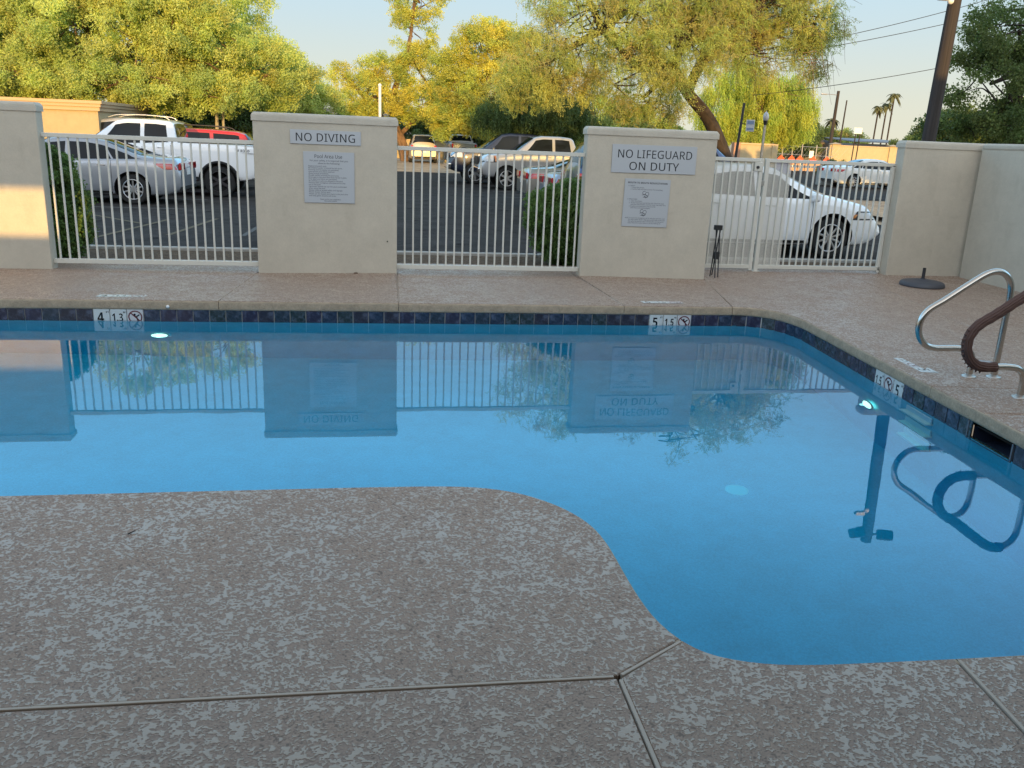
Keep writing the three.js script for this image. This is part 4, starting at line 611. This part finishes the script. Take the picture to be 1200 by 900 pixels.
plant('mesquite_tree', 'big lime green tree spreading over the tan building at the left', 'tree', { at: [-9.3, -28], seed: 101, sprig: 'fine', colors: LIME, size: [.28, .5], per: 26, spread: .42, gaps: .22, limbR: .12,
  trunks: [{ pts: [[0, 0, 0], [-.1, 1.2, .1], [.1, 2.4, 0], [.3, 3.4, .1]], r: [.32, .2] }, { pts: [[.05, 1.6, 0], [-1.2, 2.9, .3], [-2.4, 3.9, .2]], r: [.18, .12] }, { pts: [[.1, 1.8, 0], [1.3, 3.0, .4], [2.4, 3.8, .3]], r: [.17, .11] }],
  lobes: [[-4.2, 4.0, .8, 2.6, 1.8, 2.6, 60], [-2.0, 4.9, 1.4, 2.8, 2.4, 2.8, 80], [.8, 4.7, 1.8, 2.6, 2.4, 2.8, 80], [3.2, 4.4, 1.2, 2.6, 2.0, 2.6, 70], [-.6, 7.2, .6, 3.4, 2.0, 2.8, 66], [-3.6, 6.4, .4, 2.6, 2.0, 2.6, 52], [2.6, 6.5, .4, 2.6, 2.0, 2.6, 56], [5.2, 3.9, .4, 1.8, 1.3, 1.8, 36], [-5.4, 5.4, 0, 1.8, 1.5, 2, 28], [-.2, 3.2, 3.0, 3.0, .8, 1.6, 44], [2.6, 3.05, 2.6, 2.4, .7, 1.5, 36], [-3.4, 3.2, 3.0, 2.0, .7, 1.4, 26], [1.6, 5.6, 3.0, 2.6, 1.6, 1.2, 40]] });
plant('mesquite_tree', 'lighter feathery tree right of the big lime green tree', 'tree', { at: [-6.0, -40], seed: 102, sprig: 'fine', colors: LIME, size: [.3, .55], per: 24, spread: .5, gaps: .24, limbR: .10,
  trunks: [{ pts: [[0, 0, 0], [.1, 1.3, 0], [-.1, 2.6, .1], [.1, 3.4, 0]], r: [.24, .15] }], lobes: [[-1.6, 3.7, .6, 2.2, 1.7, 2.2, 50], [1.4, 3.6, .6, 2.2, 1.6, 2.2, 46], [-.4, 5.2, .3, 2.2, 1.5, 2.0, 42], [3.0, 3.1, .3, 1.4, 1.0, 1.5, 22], [-2.9, 4.6, 0, 1.5, 1.5, 1.6, 22], [.5, 2.9, 1.4, 2.6, .8, 1.4, 26]] });
plant('ash_tree', 'tall golden tree with a narrow top rising out of the picture', 'tree', { at: [1.9, -50], seed: 103, sprig: 'broad', colors: GOLD, size: [.3, .5], per: 20, spread: .5, gaps: .34, limbR: .11,
  trunks: [{ pts: [[.3, 0, 0], [.1, 1.2, 0], [-.5, 2.6, .1], [-.5, 4.2, .1], [.4, 7.0, .1], [.9, 10.2, 0]], r: [.34, .06] }, { pts: [[.1, 1.5, 0], [-1.6, 3.2, .3], [-2.4, 4.0, .2]], r: [.16, .08] }, { pts: [[.0, 1.8, 0], [1.4, 3.2, .3], [2.2, 3.9, .2]], r: [.16, .08] }],
  lobes: [[-2.5, 4.0, .4, 1.8, 1.5, 1.8, 44], [-.7, 4.2, .9, 2.0, 1.9, 1.8, 50], [1.6, 3.7, .7, 1.9, 1.5, 1.8, 44], [-1.2, 5.9, .3, 1.5, 1.2, 1.4, 26], [.9, 6.2, .2, 1.2, 1.3, 1.2, 26], [.7, 8.2, 0, 1.3, 1.4, 1.3, 24], [1.2, 10.0, 0, 1.9, 1.3, 1.6, 34], [1.1, 11.6, 0, 1.4, 1.2, 1.3, 22], [-3.9, 5.4, .2, .8, .5, .8, 7], [2.9, 3.0, .6, 1.0, .9, 1.1, 16], [-2.6, 2.7, .8, 1.5, .7, 1.2, 18]] });
plant('ash_tree', 'round golden tree right of the tall golden tree', 'tree', { at: [8.0, -46], seed: 104, sprig: 'broad', colors: GOLD, size: [.3, .5], per: 26, spread: .52, gaps: .16, limbR: .11,
  trunks: [{ pts: [[.3, 0, 0], [0, 1.1, 0], [-.6, 2.4, .1], [-1.1, 3.6, 0]], r: [.32, .15] }, { pts: [[.1, .9, 0], [.9, 2.3, .2], [1.4, 3.4, .1]], r: [.2, .12] }],
  lobes: [[-2.6, 4.2, .6, 2.0, 1.7, 2.0, 54], [-.4, 4.6, 1.0, 2.2, 2.0, 2.0, 60], [1.8, 4.6, .6, 2.0, 1.8, 2.0, 50], [-1.0, 7.0, .3, 2.2, 1.8, 1.9, 54], [1.2, 6.8, 0, 1.8, 1.6, 1.8, 36], [-3.3, 2.6, .8, 1.5, .9, 1.3, 26], [-1.0, 2.6, 1.4, 1.6, .7, 1.0, 18], [-3.6, 5.7, .2, 1.2, 1.0, 1.2, 18]] });
plant('mesquite_tree', 'large drooping tree with a dark leaning trunk behind the lifeguard panel', 'tree', { at: [10.9, -16], seed: 105, sprig: 'strand', hang: 3.6, colors: OLIVE, size: [.18, .36], per: 38, spread: .32, gaps: .2, limbR: .10, droop: .35, twigs: .5, bark: M.barkDark,
  trunks: [{ pts: [[.55, 0, 0], [.2, 1.2, 0], [-.55, 2.6, 0], [-1.35, 3.4, 0], [-1.9, 4.1, .1]], r: [.27, .15] }, { pts: [[-1.35, 3.35, 0], [-1.15, 4.2, .5], [-.5, 4.9, .7], [.3, 5.5, .6]], r: [.17, .09] }, { pts: [[-.7, 4.8, .65], [.2, 5.0, .6], [1.2, 5.1, .4], [2.1, 4.7, .3]], r: [.08, .03] }, { pts: [[-1.5, 3.5, 0], [-2.6, 4.3, .3], [-4.2, 5.0, .2]], r: [.12, .06] }],
  lobes: [[-5.7, 4.1, .5, 1.5, 1.3, 1.5, 52], [-4.4, 5.0, .9, 1.9, 1.5, 1.7, 72], [-3.4, 3.9, 1.3, 1.6, 1.2, 1.4, 60], [-2.2, 4.7, 1.4, 1.3, 1.3, 1.2, 44], [-2.4, 6.3, .6, 2.2, 1.3, 1.7, 56], [-5.0, 6.3, .3, 1.9, 1.2, 1.6, 40], [.3, 6.3, .3, 1.7, 1.1, 1.4, 60], [-.7, 5.3, .6, 1.3, 1.0, 1.1, 48], [1.6, 5.6, .3, 1.3, .9, 1.2, 40], [1.3, 6.9, 0, 1.6, 1.0, 1.3, 36], [-1.6, 5.7, 1.0, 1.3, 1.1, 1.2, 44], [2.5, 5.6, .1, .9, .9, 1.0, 18], [-.6, 7.6, 0, 1.8, 1.0, 1.5, 22], [-6.5, 3.5, .4, .8, .9, 1.0, 20], [-3.0, 3.1, .9, 1.5, .45, 1.0, 18], [2.3, 4.7, .2, .7, .8, .8, 14], [.6, 4.6, .5, 1.2, .7, .9, 20]],
  extra: (t, limb, r) => { // bare hanging twigs on the right side
    const w = []; for (let i = 0; i < 130; i++) { const a = [-.8 + r() * 3.0, 4.3 + r() * 2.4, (r() - .3) * 1.4], dx = .3 + r() * 1.2, dy = -.2 - r() * 1.3; w.push(limb([a, [a[0] + dx * .6, a[1] + .12 * r(), a[2] + (r() - .5) * .4], [a[0] + dx, a[1] + dy, a[2] + (r() - .5) * .6]], .010, .003, 4)); } mesh('bare_twigs', w, std([.17, .11, .075], .9), t, { kind: 'stuff' }); } });
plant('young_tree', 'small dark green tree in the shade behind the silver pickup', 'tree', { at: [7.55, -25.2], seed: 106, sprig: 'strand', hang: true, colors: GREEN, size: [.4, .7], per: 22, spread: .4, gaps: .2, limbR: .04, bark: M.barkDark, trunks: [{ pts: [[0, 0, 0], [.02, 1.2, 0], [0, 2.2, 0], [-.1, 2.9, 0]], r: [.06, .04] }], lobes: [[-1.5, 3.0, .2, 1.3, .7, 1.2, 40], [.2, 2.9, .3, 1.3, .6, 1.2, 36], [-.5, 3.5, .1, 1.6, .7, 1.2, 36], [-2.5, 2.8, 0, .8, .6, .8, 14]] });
plant('willow_tree', 'sunlit weeping tree in front of the grey hip roof', 'tree', { at: [32.3, -60], seed: 107, sprig: 'strand', hang: true, colors: [[.44, .54, .10], [.38, .51, .10], [.50, .54, .09]], size: [.6, 1.2], per: 22, spread: .55, gaps: .24, limbR: .13, droop: .6, trunks: [{ pts: [[.5, 0, 0], [.5, 1.5, 0], [.2, 3.2, .1], [-.4, 4.6, 0]], r: [.3, .2] }], lobes: [[-3.9, 5.0, .3, 2.4, 2.2, 2.2, 52], [-1.2, 5.4, .9, 2.4, 2.3, 2.2, 60], [1.4, 5.2, .6, 2.2, 2.1, 2.2, 56], [-1.6, 7.4, .2, 3.0, 1.6, 2.0, 50], [2.4, 6.2, 0, 1.3, 1.5, 1.5, 28], [-2.4, 3.6, .9, 2.6, 1.1, 1.3, 40], [1.9, 3.9, .6, 1.6, 1.0, 1.3, 28]] });
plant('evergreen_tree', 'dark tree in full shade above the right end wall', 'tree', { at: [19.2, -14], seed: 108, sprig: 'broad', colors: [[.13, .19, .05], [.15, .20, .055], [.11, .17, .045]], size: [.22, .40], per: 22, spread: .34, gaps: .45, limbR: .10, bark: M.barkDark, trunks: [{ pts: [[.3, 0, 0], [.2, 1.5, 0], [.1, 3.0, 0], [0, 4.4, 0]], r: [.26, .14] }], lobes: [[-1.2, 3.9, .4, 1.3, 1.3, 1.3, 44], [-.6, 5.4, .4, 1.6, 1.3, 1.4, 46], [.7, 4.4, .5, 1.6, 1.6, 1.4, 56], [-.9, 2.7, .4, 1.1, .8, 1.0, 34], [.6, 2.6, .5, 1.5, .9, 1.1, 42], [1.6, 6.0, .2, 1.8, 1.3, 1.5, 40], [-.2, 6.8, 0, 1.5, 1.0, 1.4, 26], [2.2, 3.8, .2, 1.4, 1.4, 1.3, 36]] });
// dark and mixed trees beyond
const BG = 'trees beyond the lot';
const bgTree = (label, x, z, h, w, colors, seed, sprig = 'dense', y0 = .9) => plant('background_tree', label, 'tree', { at: [x, z], seed, sprig, colors, size: [h * .09, h * .16], per: 14, spread: h * .085, gaps: .26, limbR: .02 * h, bark: M.barkDark, trunks: [{ pts: [[0, 0, 0], [0, h * .25, 0], [.1, h * .45, 0]], r: [.035 * h, .02 * h] }], lobes: [[-.25 * w, h * .52, 0, .28 * w, h * .28, .26 * w, 34], [.25 * w, h * .50, .1, .28 * w, h * .27, .26 * w, 34], [0, h * .70, 0, .32 * w, h * .26, .28 * w, 36], [0, h * .36 * y0 + .2, .2 * w, .44 * w, h * .2, .2 * w, 30]] });
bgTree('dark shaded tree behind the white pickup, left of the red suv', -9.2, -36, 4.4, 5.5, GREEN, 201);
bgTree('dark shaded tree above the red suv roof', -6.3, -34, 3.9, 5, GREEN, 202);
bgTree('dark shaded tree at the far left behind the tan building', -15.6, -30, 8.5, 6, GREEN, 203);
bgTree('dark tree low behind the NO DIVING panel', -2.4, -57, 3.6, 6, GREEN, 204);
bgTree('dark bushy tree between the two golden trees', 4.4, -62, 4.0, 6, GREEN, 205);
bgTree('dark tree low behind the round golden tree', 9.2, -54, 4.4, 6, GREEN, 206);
bgTree('sunlit olive tree low behind the drooping tree', 17.5, -56, 5.0, 8, OLIVE, 207);
bgTree('olive tree seen under the drooping crown', 24.0, -66, 4.8, 8, OLIVE, 208);
bgTree('dark green tree left of the wooden street pole', 62, -118, 7.0, 12, GREEN, 209);
bgTree('dark green tree right of the wooden street pole', 73, -128, 6.4, 9, GREEN, 210);
bgTree('olive tree behind the small white sign', 84, -140, 6.4, 9, OLIVE, 211);
bgTree('dark green tree at the foot of the palms', 84, -112, 8.2, 9, GREEN, 212);
bgTree('round olive tree right of the palms', 80.5, -100, 7.2, 9, OLIVE, 213);
bgTree('golden tree left of the dark pole', 78.6, -92, 7.2, 6.5, GOLD, 214, 'broad');
bgTree('grey green tree right of the dark pole', 87, -97, 9.6, 11, GREEN, 215);
bgTree('bright golden tree tip right of the dark pole', 70.5, -78, 8.0, 6, GOLD, 216, 'broad');
bgTree('dark green bush below the palms', 62, -82, 4.6, 8, GREEN, 217);
plant('background_tree', 'dark tree peeping over the right end wall', 'tree', { at: [24.0, -22], seed: 218, sprig: 'dense', colors: GREEN, size: [.3, .55], per: 18, spread: .4, gaps: .2, limbR: .06, bark: M.barkDark, trunks: [{ pts: [[0, 0, 0], [0, 1.4, 0], [.1, 2, 0]], r: [.16, .1] }], lobes: [[-.8, 2.3, 0, 1.4, 1.1, 1.3, 40], [1.2, 2.5, 0, 1.5, 1.2, 1.3, 40]] });
// clipped bushes just outside the fence
plant('bush', 'dark green bush behind the left end of the fence, flecked with sun', 'bush', { at: [-4.15, -1.15], ground: .07, stems: true, seed: 301, sprig: 'dense', colors: [[.14, .24, .055], [.16, .25, .06], [.12, .21, .05]], size: [.10, .17], per: 34, spread: .10, gaps: .12, limbR: .02, trunks: [{ pts: [[0, 0, 0], [0, .3, 0]], r: [.03, .02] }], lobes: [[.02, .88, 0, .43, .47, .42, 165], [.10, .45, 0, .38, .42, .38, 100]] });
plant('bush', 'dark green bush behind the fence, against the lifeguard sign panel', 'bush', { at: [2.86, -1.55], ground: .07, stems: true, seed: 302, sprig: 'dense', colors: [[.14, .24, .055], [.16, .25, .06], [.12, .21, .05]], size: [.10, .17], per: 34, spread: .10, gaps: .10, limbR: .02, trunks: [{ pts: [[0, 0, 0], [0, .3, 0]], r: [.03, .02] }], lobes: [[0, .70, 0, .64, .42, .50, 210], [.05, .34, 0, .55, .32, .45, 120]] });
plant('bush', 'low dark hedge stub beside the white street sedan', 'bush', { at: [27.2, -38.6], stems: true, seed: 303, sprig: 'dense', colors: GREEN, size: [.2, .3], per: 18, spread: .2, gaps: .1, limbR: .03, trunks: [{ pts: [[0, 0, 0], [0, .3, 0]], r: [.04, .02] }], lobes: [[-.4, .6, 0, .6, .6, .5, 40], [.4, .6, 0, .6, .6, .5, 40]] });
function palm(label, x, z, h, crown) {
  const t = thing('palm_tree', label, 'palm tree', [x, 0, z], 0), r = rng(Math.round(x * 7 + h)); mesh('trunk', tube([[0, 0, 0], [.1, h * .5, 0], [.25, h, 0]], .15, 8, 6), M.barkDark, t);
  const f = []; for (let i = 0; i < 34; i++) { const a = r() * 6.28, up = -0.55 + 1.5 * r(), L = crown * (.8 + .4 * r()), pos = [], idx = [], n = 6; for (let k = 0; k <= n; k++) { const s = k / n, rr = L * s, y = L * (up * s - .95 * s * s), w = .22 * crown * Math.sin(Math.PI * Math.min(1, s * .9 + .12)); const cx = Math.cos(a), sx = Math.sin(a); pos.push(.25 + cx * rr - sx * w, h + y - .25 * w, sx * rr + cx * w, .25 + cx * rr, h + y, sx * rr, .25 + cx * rr + sx * w, h + y - .25 * w, sx * rr - cx * w); if (k < n) { const o = k * 3; idx.push(o, o + 3, o + 1, o + 1, o + 3, o + 4, o + 1, o + 4, o + 2, o + 2, o + 4, o + 5); } } const g = new THREE.BufferGeometry(); g.setAttribute('position', new THREE.Float32BufferAttribute(pos, 3)); g.setAttribute('uv', new THREE.Float32BufferAttribute(new Float32Array(pos.length / 3 * 2), 2)); g.setIndex(idx); g.computeVertexNormals(); f.push(g); }
  mesh('fronds', f, M.palmLeaf, t);
}
M.palmLeaf = new THREE.MeshStandardMaterial({ color: C(.10, .105, .04), roughness: .8, side: THREE.DoubleSide });
palm('tallest palm with a dark trunk on the skyline', 98.7, -150, 12.6, 1.45); palm('shorter palm left of the tallest palm', 95.8, -150, 10.2, 1.3); palm('pale palm half hidden behind the tallest palm', 99.9, -154, 11.0, 1.3); palm('small fuzzy palm top behind the blue-grey roof', 86.6, -150, 7.4, 1.5);

// ------------------------------------------------------------------ buildings, walls and street things
{ // hotel behind the viewer: its roof line shades the pool; openings let two bands of sun through
  const wall = (o, x0, x1, y0, y1, z = 13.4, d = .25) => mesh('wall', box(x1 - x0, y1 - y0, d, (x0 + x1) / 2, (y0 + y1) / 2, z), M.tanWall, o);
  const o = thing('hotel_building', 'cream hotel front behind the viewer that shades the pool', 'building');
  wall(o, -14.9, -9.4, 0, 4.27); wall(o, -9.4, -4.03, 0, 1.745); wall(o, -9.4, -4.03, 2.305, 4.27); wall(o, -4.03, 12.5, 0, 4.27);
  mesh('roof', box(27.4, .2, 7.5, -1.2, 4.16, 17.3), M.roofGrey, o); mesh('added_shade_roof', box(28.4, .22, 3.6, -1.7, 2.86, 11.47), M.tanWall, o);  // low roof near the viewer is unseen, added to darken the near deck
  const a = thing('hotel_building', 'tall hotel block to the left behind the viewer', 'building'); wall(a, -40, -14.92, 0, 11, 13.4, .25); mesh('roof', box(25.08, .2, 6, -27.46, 10.88, 16.5), M.roofGrey, a);
  const b = thing('hotel_building', 'tall hotel wing to the right behind the viewer', 'building'); wall(b, 12.52, 13.7, 0, 10); wall(b, 19.2, 21.2, 0, 10); wall(b, 13.7, 19.2, 0, 2.50); wall(b, 13.7, 19.2, 3.26, 10); mesh('roof', box(8.6, .2, 6, 16.85, 9.88, 16.5), M.roofGrey, b);
}
{ const o = thing('tan_building', 'low tan stucco building lit by the sun behind the left fence wall', 'building'); mesh('wall', box(14, 2.14, 9, -15.72, 1.07, -24.5), M.tanWall, o);
  mesh('cornice', [box(14.16, .12, 9.16, -15.72, 2.20, -24.5), box(14.26, .10, 9.26, -15.72, 2.31, -24.5), box(14.36, .09, 9.36, -15.72, 2.405, -24.5)], M.tanTrim, o); }
{ const o = thing('block_wall', 'low sunlit tan wall at the far end of the lot', 'wall'); mesh('wall', box(22, 1.35, .2, 0, .68, -57), M.tanWall, o); mesh('wall_cap', box(22.1, .08, .28, 0, 1.39, -57), M.tanTrim, o); }
{ const o = thing('house', 'grey house partly hidden behind the golden trees', 'house'); mesh('wall', box(14, 2.5, 7, 2, 1.25, -74), std([.34, .31, .28], .9), o); const s = new THREE.Shape(); s.moveTo(-4, 0); s.lineTo(0, 1.3); s.lineTo(4, 0); s.closePath(); mesh('roof', boxUV(new THREE.ExtrudeGeometry(s, { depth: 15, bevelEnabled: false }).rotateY(Math.PI / 2).translate(-5.5, 2.5, -74)), M.roofGrey, o); for (const x of [-1.5, 2.5, 6]) mesh('window', box(1.1, .9, .06, x, 1.5, -70.48), M.glassDark, o); }
{ // tan walls across the street
  const o = thing('block_wall', 'long bright tan wall with pilasters across the street', 'wall'); mesh('wall', box(7.2, 2.28, .2, 47.3, 1.14, -70), M.tanWall, o); mesh('wall_cap', box(7.2, .09, .3, 47.3, 2.33, -70), M.tanTrim, o); for (const x of [44.3, 50.35]) { const p = mesh('pilaster', box(.85, 2.45, .5, x, 1.225, -70), M.tanWall, o); mesh('pilaster_cap', new THREE.ConeGeometry(.72, .16, 4).rotateY(Math.PI / 4).translate(x, 2.54, -70), M.tanTrim, p); }
  const q = thing('block_wall', 'short tan wall seen under the drooping tree, left of the weeping tree', 'wall'); mesh('wall', box(2.35, 2.0, .3, 24.95, 1.0, -45), M.tanWall, q); mesh('wall_cap', box(2.5, .1, .42, 24.95, 2.06, -45), M.tanTrim, q); mesh('pilaster', box(.45, 2.1, .45, 23.6, 1.05, -45), std([.40, .22, .14], .9), q); mesh('pilaster', box(.4, 2.1, .4, 26.25, 1.05, -45), M.tanWall, q);
}
{ const o = thing('pavilion', 'low pavilion with a grey hip roof beyond the wire fence', 'building'); const g = new THREE.ConeGeometry(5.9, 1.55, 4).rotateY(Math.PI / 4).scale(1, 1, .8).translate(66.1, 3.75, -121); mesh('roof', boxUV(g), M.roofGrey, o); mesh('fascia', box(8.2, .2, 6.6, 66.1, 2.88, -121), M.roofGrey, o); mesh('wall', box(7.2, 2.8, 5.6, 66.1, 1.4, -121), std([.16, .14, .12], .9), o); }
{ const o = thing('flat_building', 'low building with a pale blue-grey roof below the palms', 'building'); mesh('wall', box(9, 3.0, 8, 73.2, 1.5, -114), std([.20, .20, .20], .9), o); mesh('roof', boxUV(new THREE.BoxGeometry(9.4, .16, 9)  .rotateX(.05).translate(73.2, 3.5, -113.6)), M.roofBlue, o); for (const x of [69.5, 72, 74.5]) mesh('window', box(1.2, .9, .08, x, 1.9, -109.96), M.glassDark, o); }
{ // wire fence with posts
  const o = thing('wire_fence', 'chain link fence with pale posts in front of the grey hip roof', 'fence'); const xs = [36.0, 37.0, 37.95, 38.9, 40.3, 41.3]; xs.forEach((x, i) => mesh('post', rod([x, 0, -66], [x, [2.35, 2.3, 2.3, 2.3, 2.25, 2.15][i], -66], .05, .05, 8), M.concrete, o)); for (const y of [2.1, 1.35, .75]) mesh('rail', rod([35, y + .05, -66], [42, y - .05, -66], .022, .022, 6), M.steelDull, o);
  const w = []; for (let x = 35; x < 42; x += .4) { w.push(rod([x, .1, -66.02], [x + 1.6, 2.1, -66.02], .006, .006, 3), rod([x + 1.6, .1, -66.03], [x, 2.1, -66.03], .006, .006, 3)); } mesh('wire', w, M.steelDull, o, { kind: 'stuff' });
}
const orange = std([.72, .10, .035], .6);
[[33.05, 'leftmost'], [34.05, 'second from left'], [35.0, 'third from left'], [35.75, 'fourth from left'], [36.95, 'fifth from left'], [38.2, 'rightmost']].forEach(([x, w], i) => { const o = thing('road_work_sign', `orange diamond road work sign, ${w} of the row across the street`, 'road sign', [x, 0, -60], 0, 'orange diamond signs across the street'); mesh('panel', box(.46, .46, .03).rotateZ(Math.PI / 4).translate(0, 1.02, 0), orange, o); for (const s of [-1, 1]) mesh('leg', rod([s * .28, 0, .1], [0, .9, 0], .02, .015, 6), M.steelDull, o); mesh('base', box(.7, .05, .3, 0, .03, 0), M.rubber, o); });
for (const [x, y, n] of [[33.6, .98, 'left'], [37.6, .98, 'right']]) { const o = thing('notice_board', `small white notice on the wire fence, the ${n} one`, 'sign', [x + 2, 0, -65.5]); mesh('board', box(.42, .62, .03, 0, y + .45, 0), M.white, o); mesh('stake', rod([0, 0, -.03], [0, 1.7, -.03], .02, .02, 6), M.wood, o); }
{ const o = thing('utility_box', 'grey concrete utility box at the street corner', 'utility box'); mesh('cabinet', rbox(.85, .95, .6, .04, 24.05, .5, -33.6), M.concrete, o); mesh('lid', rbox(.92, .06, .66, .02, 24.05, 1.0, -33.6), M.concrete, o); }
{ const o = thing('barrier', 'blue water filled barrier beyond the white car roof', 'barrier'); const s = new THREE.Shape(); s.moveTo(-.3, 0); s.lineTo(-.12, .45); s.lineTo(-.10, .95); s.lineTo(.10, .95); s.lineTo(.12, .45); s.lineTo(.3, 0); s.closePath(); mesh('body', boxUV(new THREE.ExtrudeGeometry(s, { depth: 1.5, bevelEnabled: true, bevelSize: .02, bevelThickness: .02 }).rotateY(Math.PI / 2).translate(29.4, .02, -52)), std([.03, .06, .22], .6), o); }
function barrierPlank(x) { const o = thing('barricade', 'tan plank barricade beyond the fence, ' + (x < 33 ? 'left' : 'right') + ' one of two', 'barricade', [x, 0, -54]); for (const y of [.35, .75]) mesh('plank', box(1.7, .22, .03, 0, y, 0), std([.5, .28, .16], .8), o); for (const s of [-.7, .7]) mesh('leg', rod([s, 0, 0], [s, .95, 0], .03, .03, 6), M.wood, o); }
barrierPlank(31.9); barrierPlank(33.9);
{ // dark pole with floodlights right behind the pool wall
  const o = thing('light_pole', 'dark wooden light pole rising behind the right end wall', 'pole', [8.23, 0, -1.5]); mesh('pole', rod([-.07, 0, 0], [.05, 4.55, 0], .108, .088, 18), M.wood, o);
  const c = new THREE.Group(); c.name = 'camera'; c.position.set(0, 3.97, .06); o.add(c); mesh('ball', new THREE.SphereGeometry(.045, 18, 12), M.white, c, { pos: [-.09, -.03, .03] }); mesh('housing', rbox(.17, .075, .08, .02, -.235, .0, .07, 3), M.white, c); mesh('lens', new THREE.CylinderGeometry(.028, .028, .012, 14).rotateZ(Math.PI / 2).translate(-.322, 0, .07), M.black, c); mesh('bracket', rod([-.16, -.01, .05], [0, .0, -.02], .015, .015, 8), M.white, c);
  for (const s of [-1, 1]) { const f = new THREE.Group(); f.name = 'floodlight'; f.position.set(s * .26 + .05, s < 0 ? 4.33 : 4.40, .1); f.rotation.z = s * .15; f.rotation.x = .45; o.add(f); mesh('housing', rbox(.24, .17, .16, .03, 0, 0, 0), M.darkMetal, f); mesh('glass', rbox(.20, .13, .01, .004, 0, 0, .082), M.glassDark, f); mesh('arm', rod([-s * .12, 0, -.05], [-s * .24, .02, -.08], .018, .018, 8), M.darkMetal, f); }
}
{ const o = thing('street_pole', 'dark wooden street pole with a lamp arm across the street', 'pole', [49.2, 0, -80]); mesh('pole', rod([-.1, 0, 0], [.1, 8.0, 0], .2, .15, 12), M.wood, o); mesh('lamp_arm', rod([0, 7.6, 0], [-1.3, 7.65, 0], .05, .04, 8), M.steelDull, o); mesh('lamp_head', rbox(.7, .14, .25, .05, -1.5, 7.62, 0), M.steelDull, o); }
{ const o = thing('street_pole', 'thin wooden pole with a pale foot, right of the lamp arm pole', 'pole', [50.3, 0, -80]); mesh('pole', rod([-.12, 0, 0], [.1, 7.1, 0], .10, .07, 10), M.wood, o); mesh('foot', rod([-.12, 0, 0], [-.06, 1.9, 0], .13, .12, 10), M.concrete, o); }
{ const o = thing('lamp_post', 'grey lamp post with a white glass top behind the right gate', 'lamp post', [14.02, 0, -20]); mesh('post', rod([0, 0, 0], [.02, 2.62, 0], .055, .045, 12), M.steelDull, o); mesh('collar', new THREE.CylinderGeometry(.085, .05, .16, 14).translate(.02, 2.70, 0), M.darkMetal, o); const l = mesh('globe', new THREE.LatheGeometry([[.07, 0], [.12, .06], [.135, .16], [.11, .27], [.05, .35], [.012, .37], [.01, .41], [0, .42]].map(([a, b]) => new THREE.Vector2(a, b)), 20).scale(.8, .85, .8).translate(.02, 2.77, 0), std([.6, .6, .62], .3), o); }
{ const o = thing('sign_pole', 'black pole with a small blue and white parking sign, left of the lamp post', 'sign', [14.82, 0, -24]); mesh('pole', rod([-.16, 0, 0], [.05, 3.55, 0], .06, .05, 10), M.darkMetal, o); mesh('plate', rbox(.36, .46, .02, .01, .40, 2.68, .02), std([.45, .46, .48], .6), o); mesh('print', [box(.28, .14, .004, .40, 2.80, .034), box(.28, .09, .004, .40, 2.55, .034)], std([.16, .22, .34], .6), o); mesh('bracket', rod([.05, 2.74, 0], [.30, 2.74, .0], .018, .018, 6), M.darkMetal, o); }
{ const o = thing('white_pole', 'slim white pole in the sun in front of the golden trees', 'pole', [.42, 0, -40]); mesh('pole', rod([0, 0, 0], [0, 4.3, 0], .085, .075, 12), M.white, o); mesh('cap', new THREE.SphereGeometry(.10, 12, 8).translate(0, 4.33, 0), M.white, o); }
{ const o = thing('street_sign', 'small white sign board on two posts above the tan wall', 'sign', [41.85, 0, -62]); mesh('board', box(.75, .5, .04, 0, 3.58, 0), M.white, o); for (const s of [-.15, .25]) mesh('post', rod([s - .1, 0, -.05], [s, 3.35, -.05], .05, .05, 8), M.wood, o); }
for (const [x, h, w] of [[-6.2, 2.75, 'left'], [-5.95, 2.6, 'right']]) { const o = thing('slim_post', `grey slim post in the shade above the red suv, the ${w} one of a pair`, 'post', [x, 0, -27]); mesh('post', rod([0, 0, 0], [0, h, 0], w === 'left' ? .12 : .05, .05, 10), M.concrete, o); }
{ // overhead wires
  const wire = (a, b, label) => { const p = []; for (let i = 0; i <= 14; i++) { const t = lerp(-.5, 2.2, i / 14); p.push([lerp(a[0], b[0], t), lerp(a[1], b[1], t) + .16 * (t - .5) ** 2 - .04, -30]); } mesh('power_line', tube(p, .015, 5, 3), M.rubber, scene, { label, category: 'wire' }); };
  wire([20.87, 6.44], [27.16, 7.88], 'middle one of the three overhead wires, slightly thicker'); wire([21.45, 6.92], [27.14, 8.45], 'topmost of the three overhead wires by the dark pole'); wire([20.91, 4.68], [27.1, 5.87], 'lowest of the three overhead wires by the dark pole');
}
renderer.render(scene, camera);
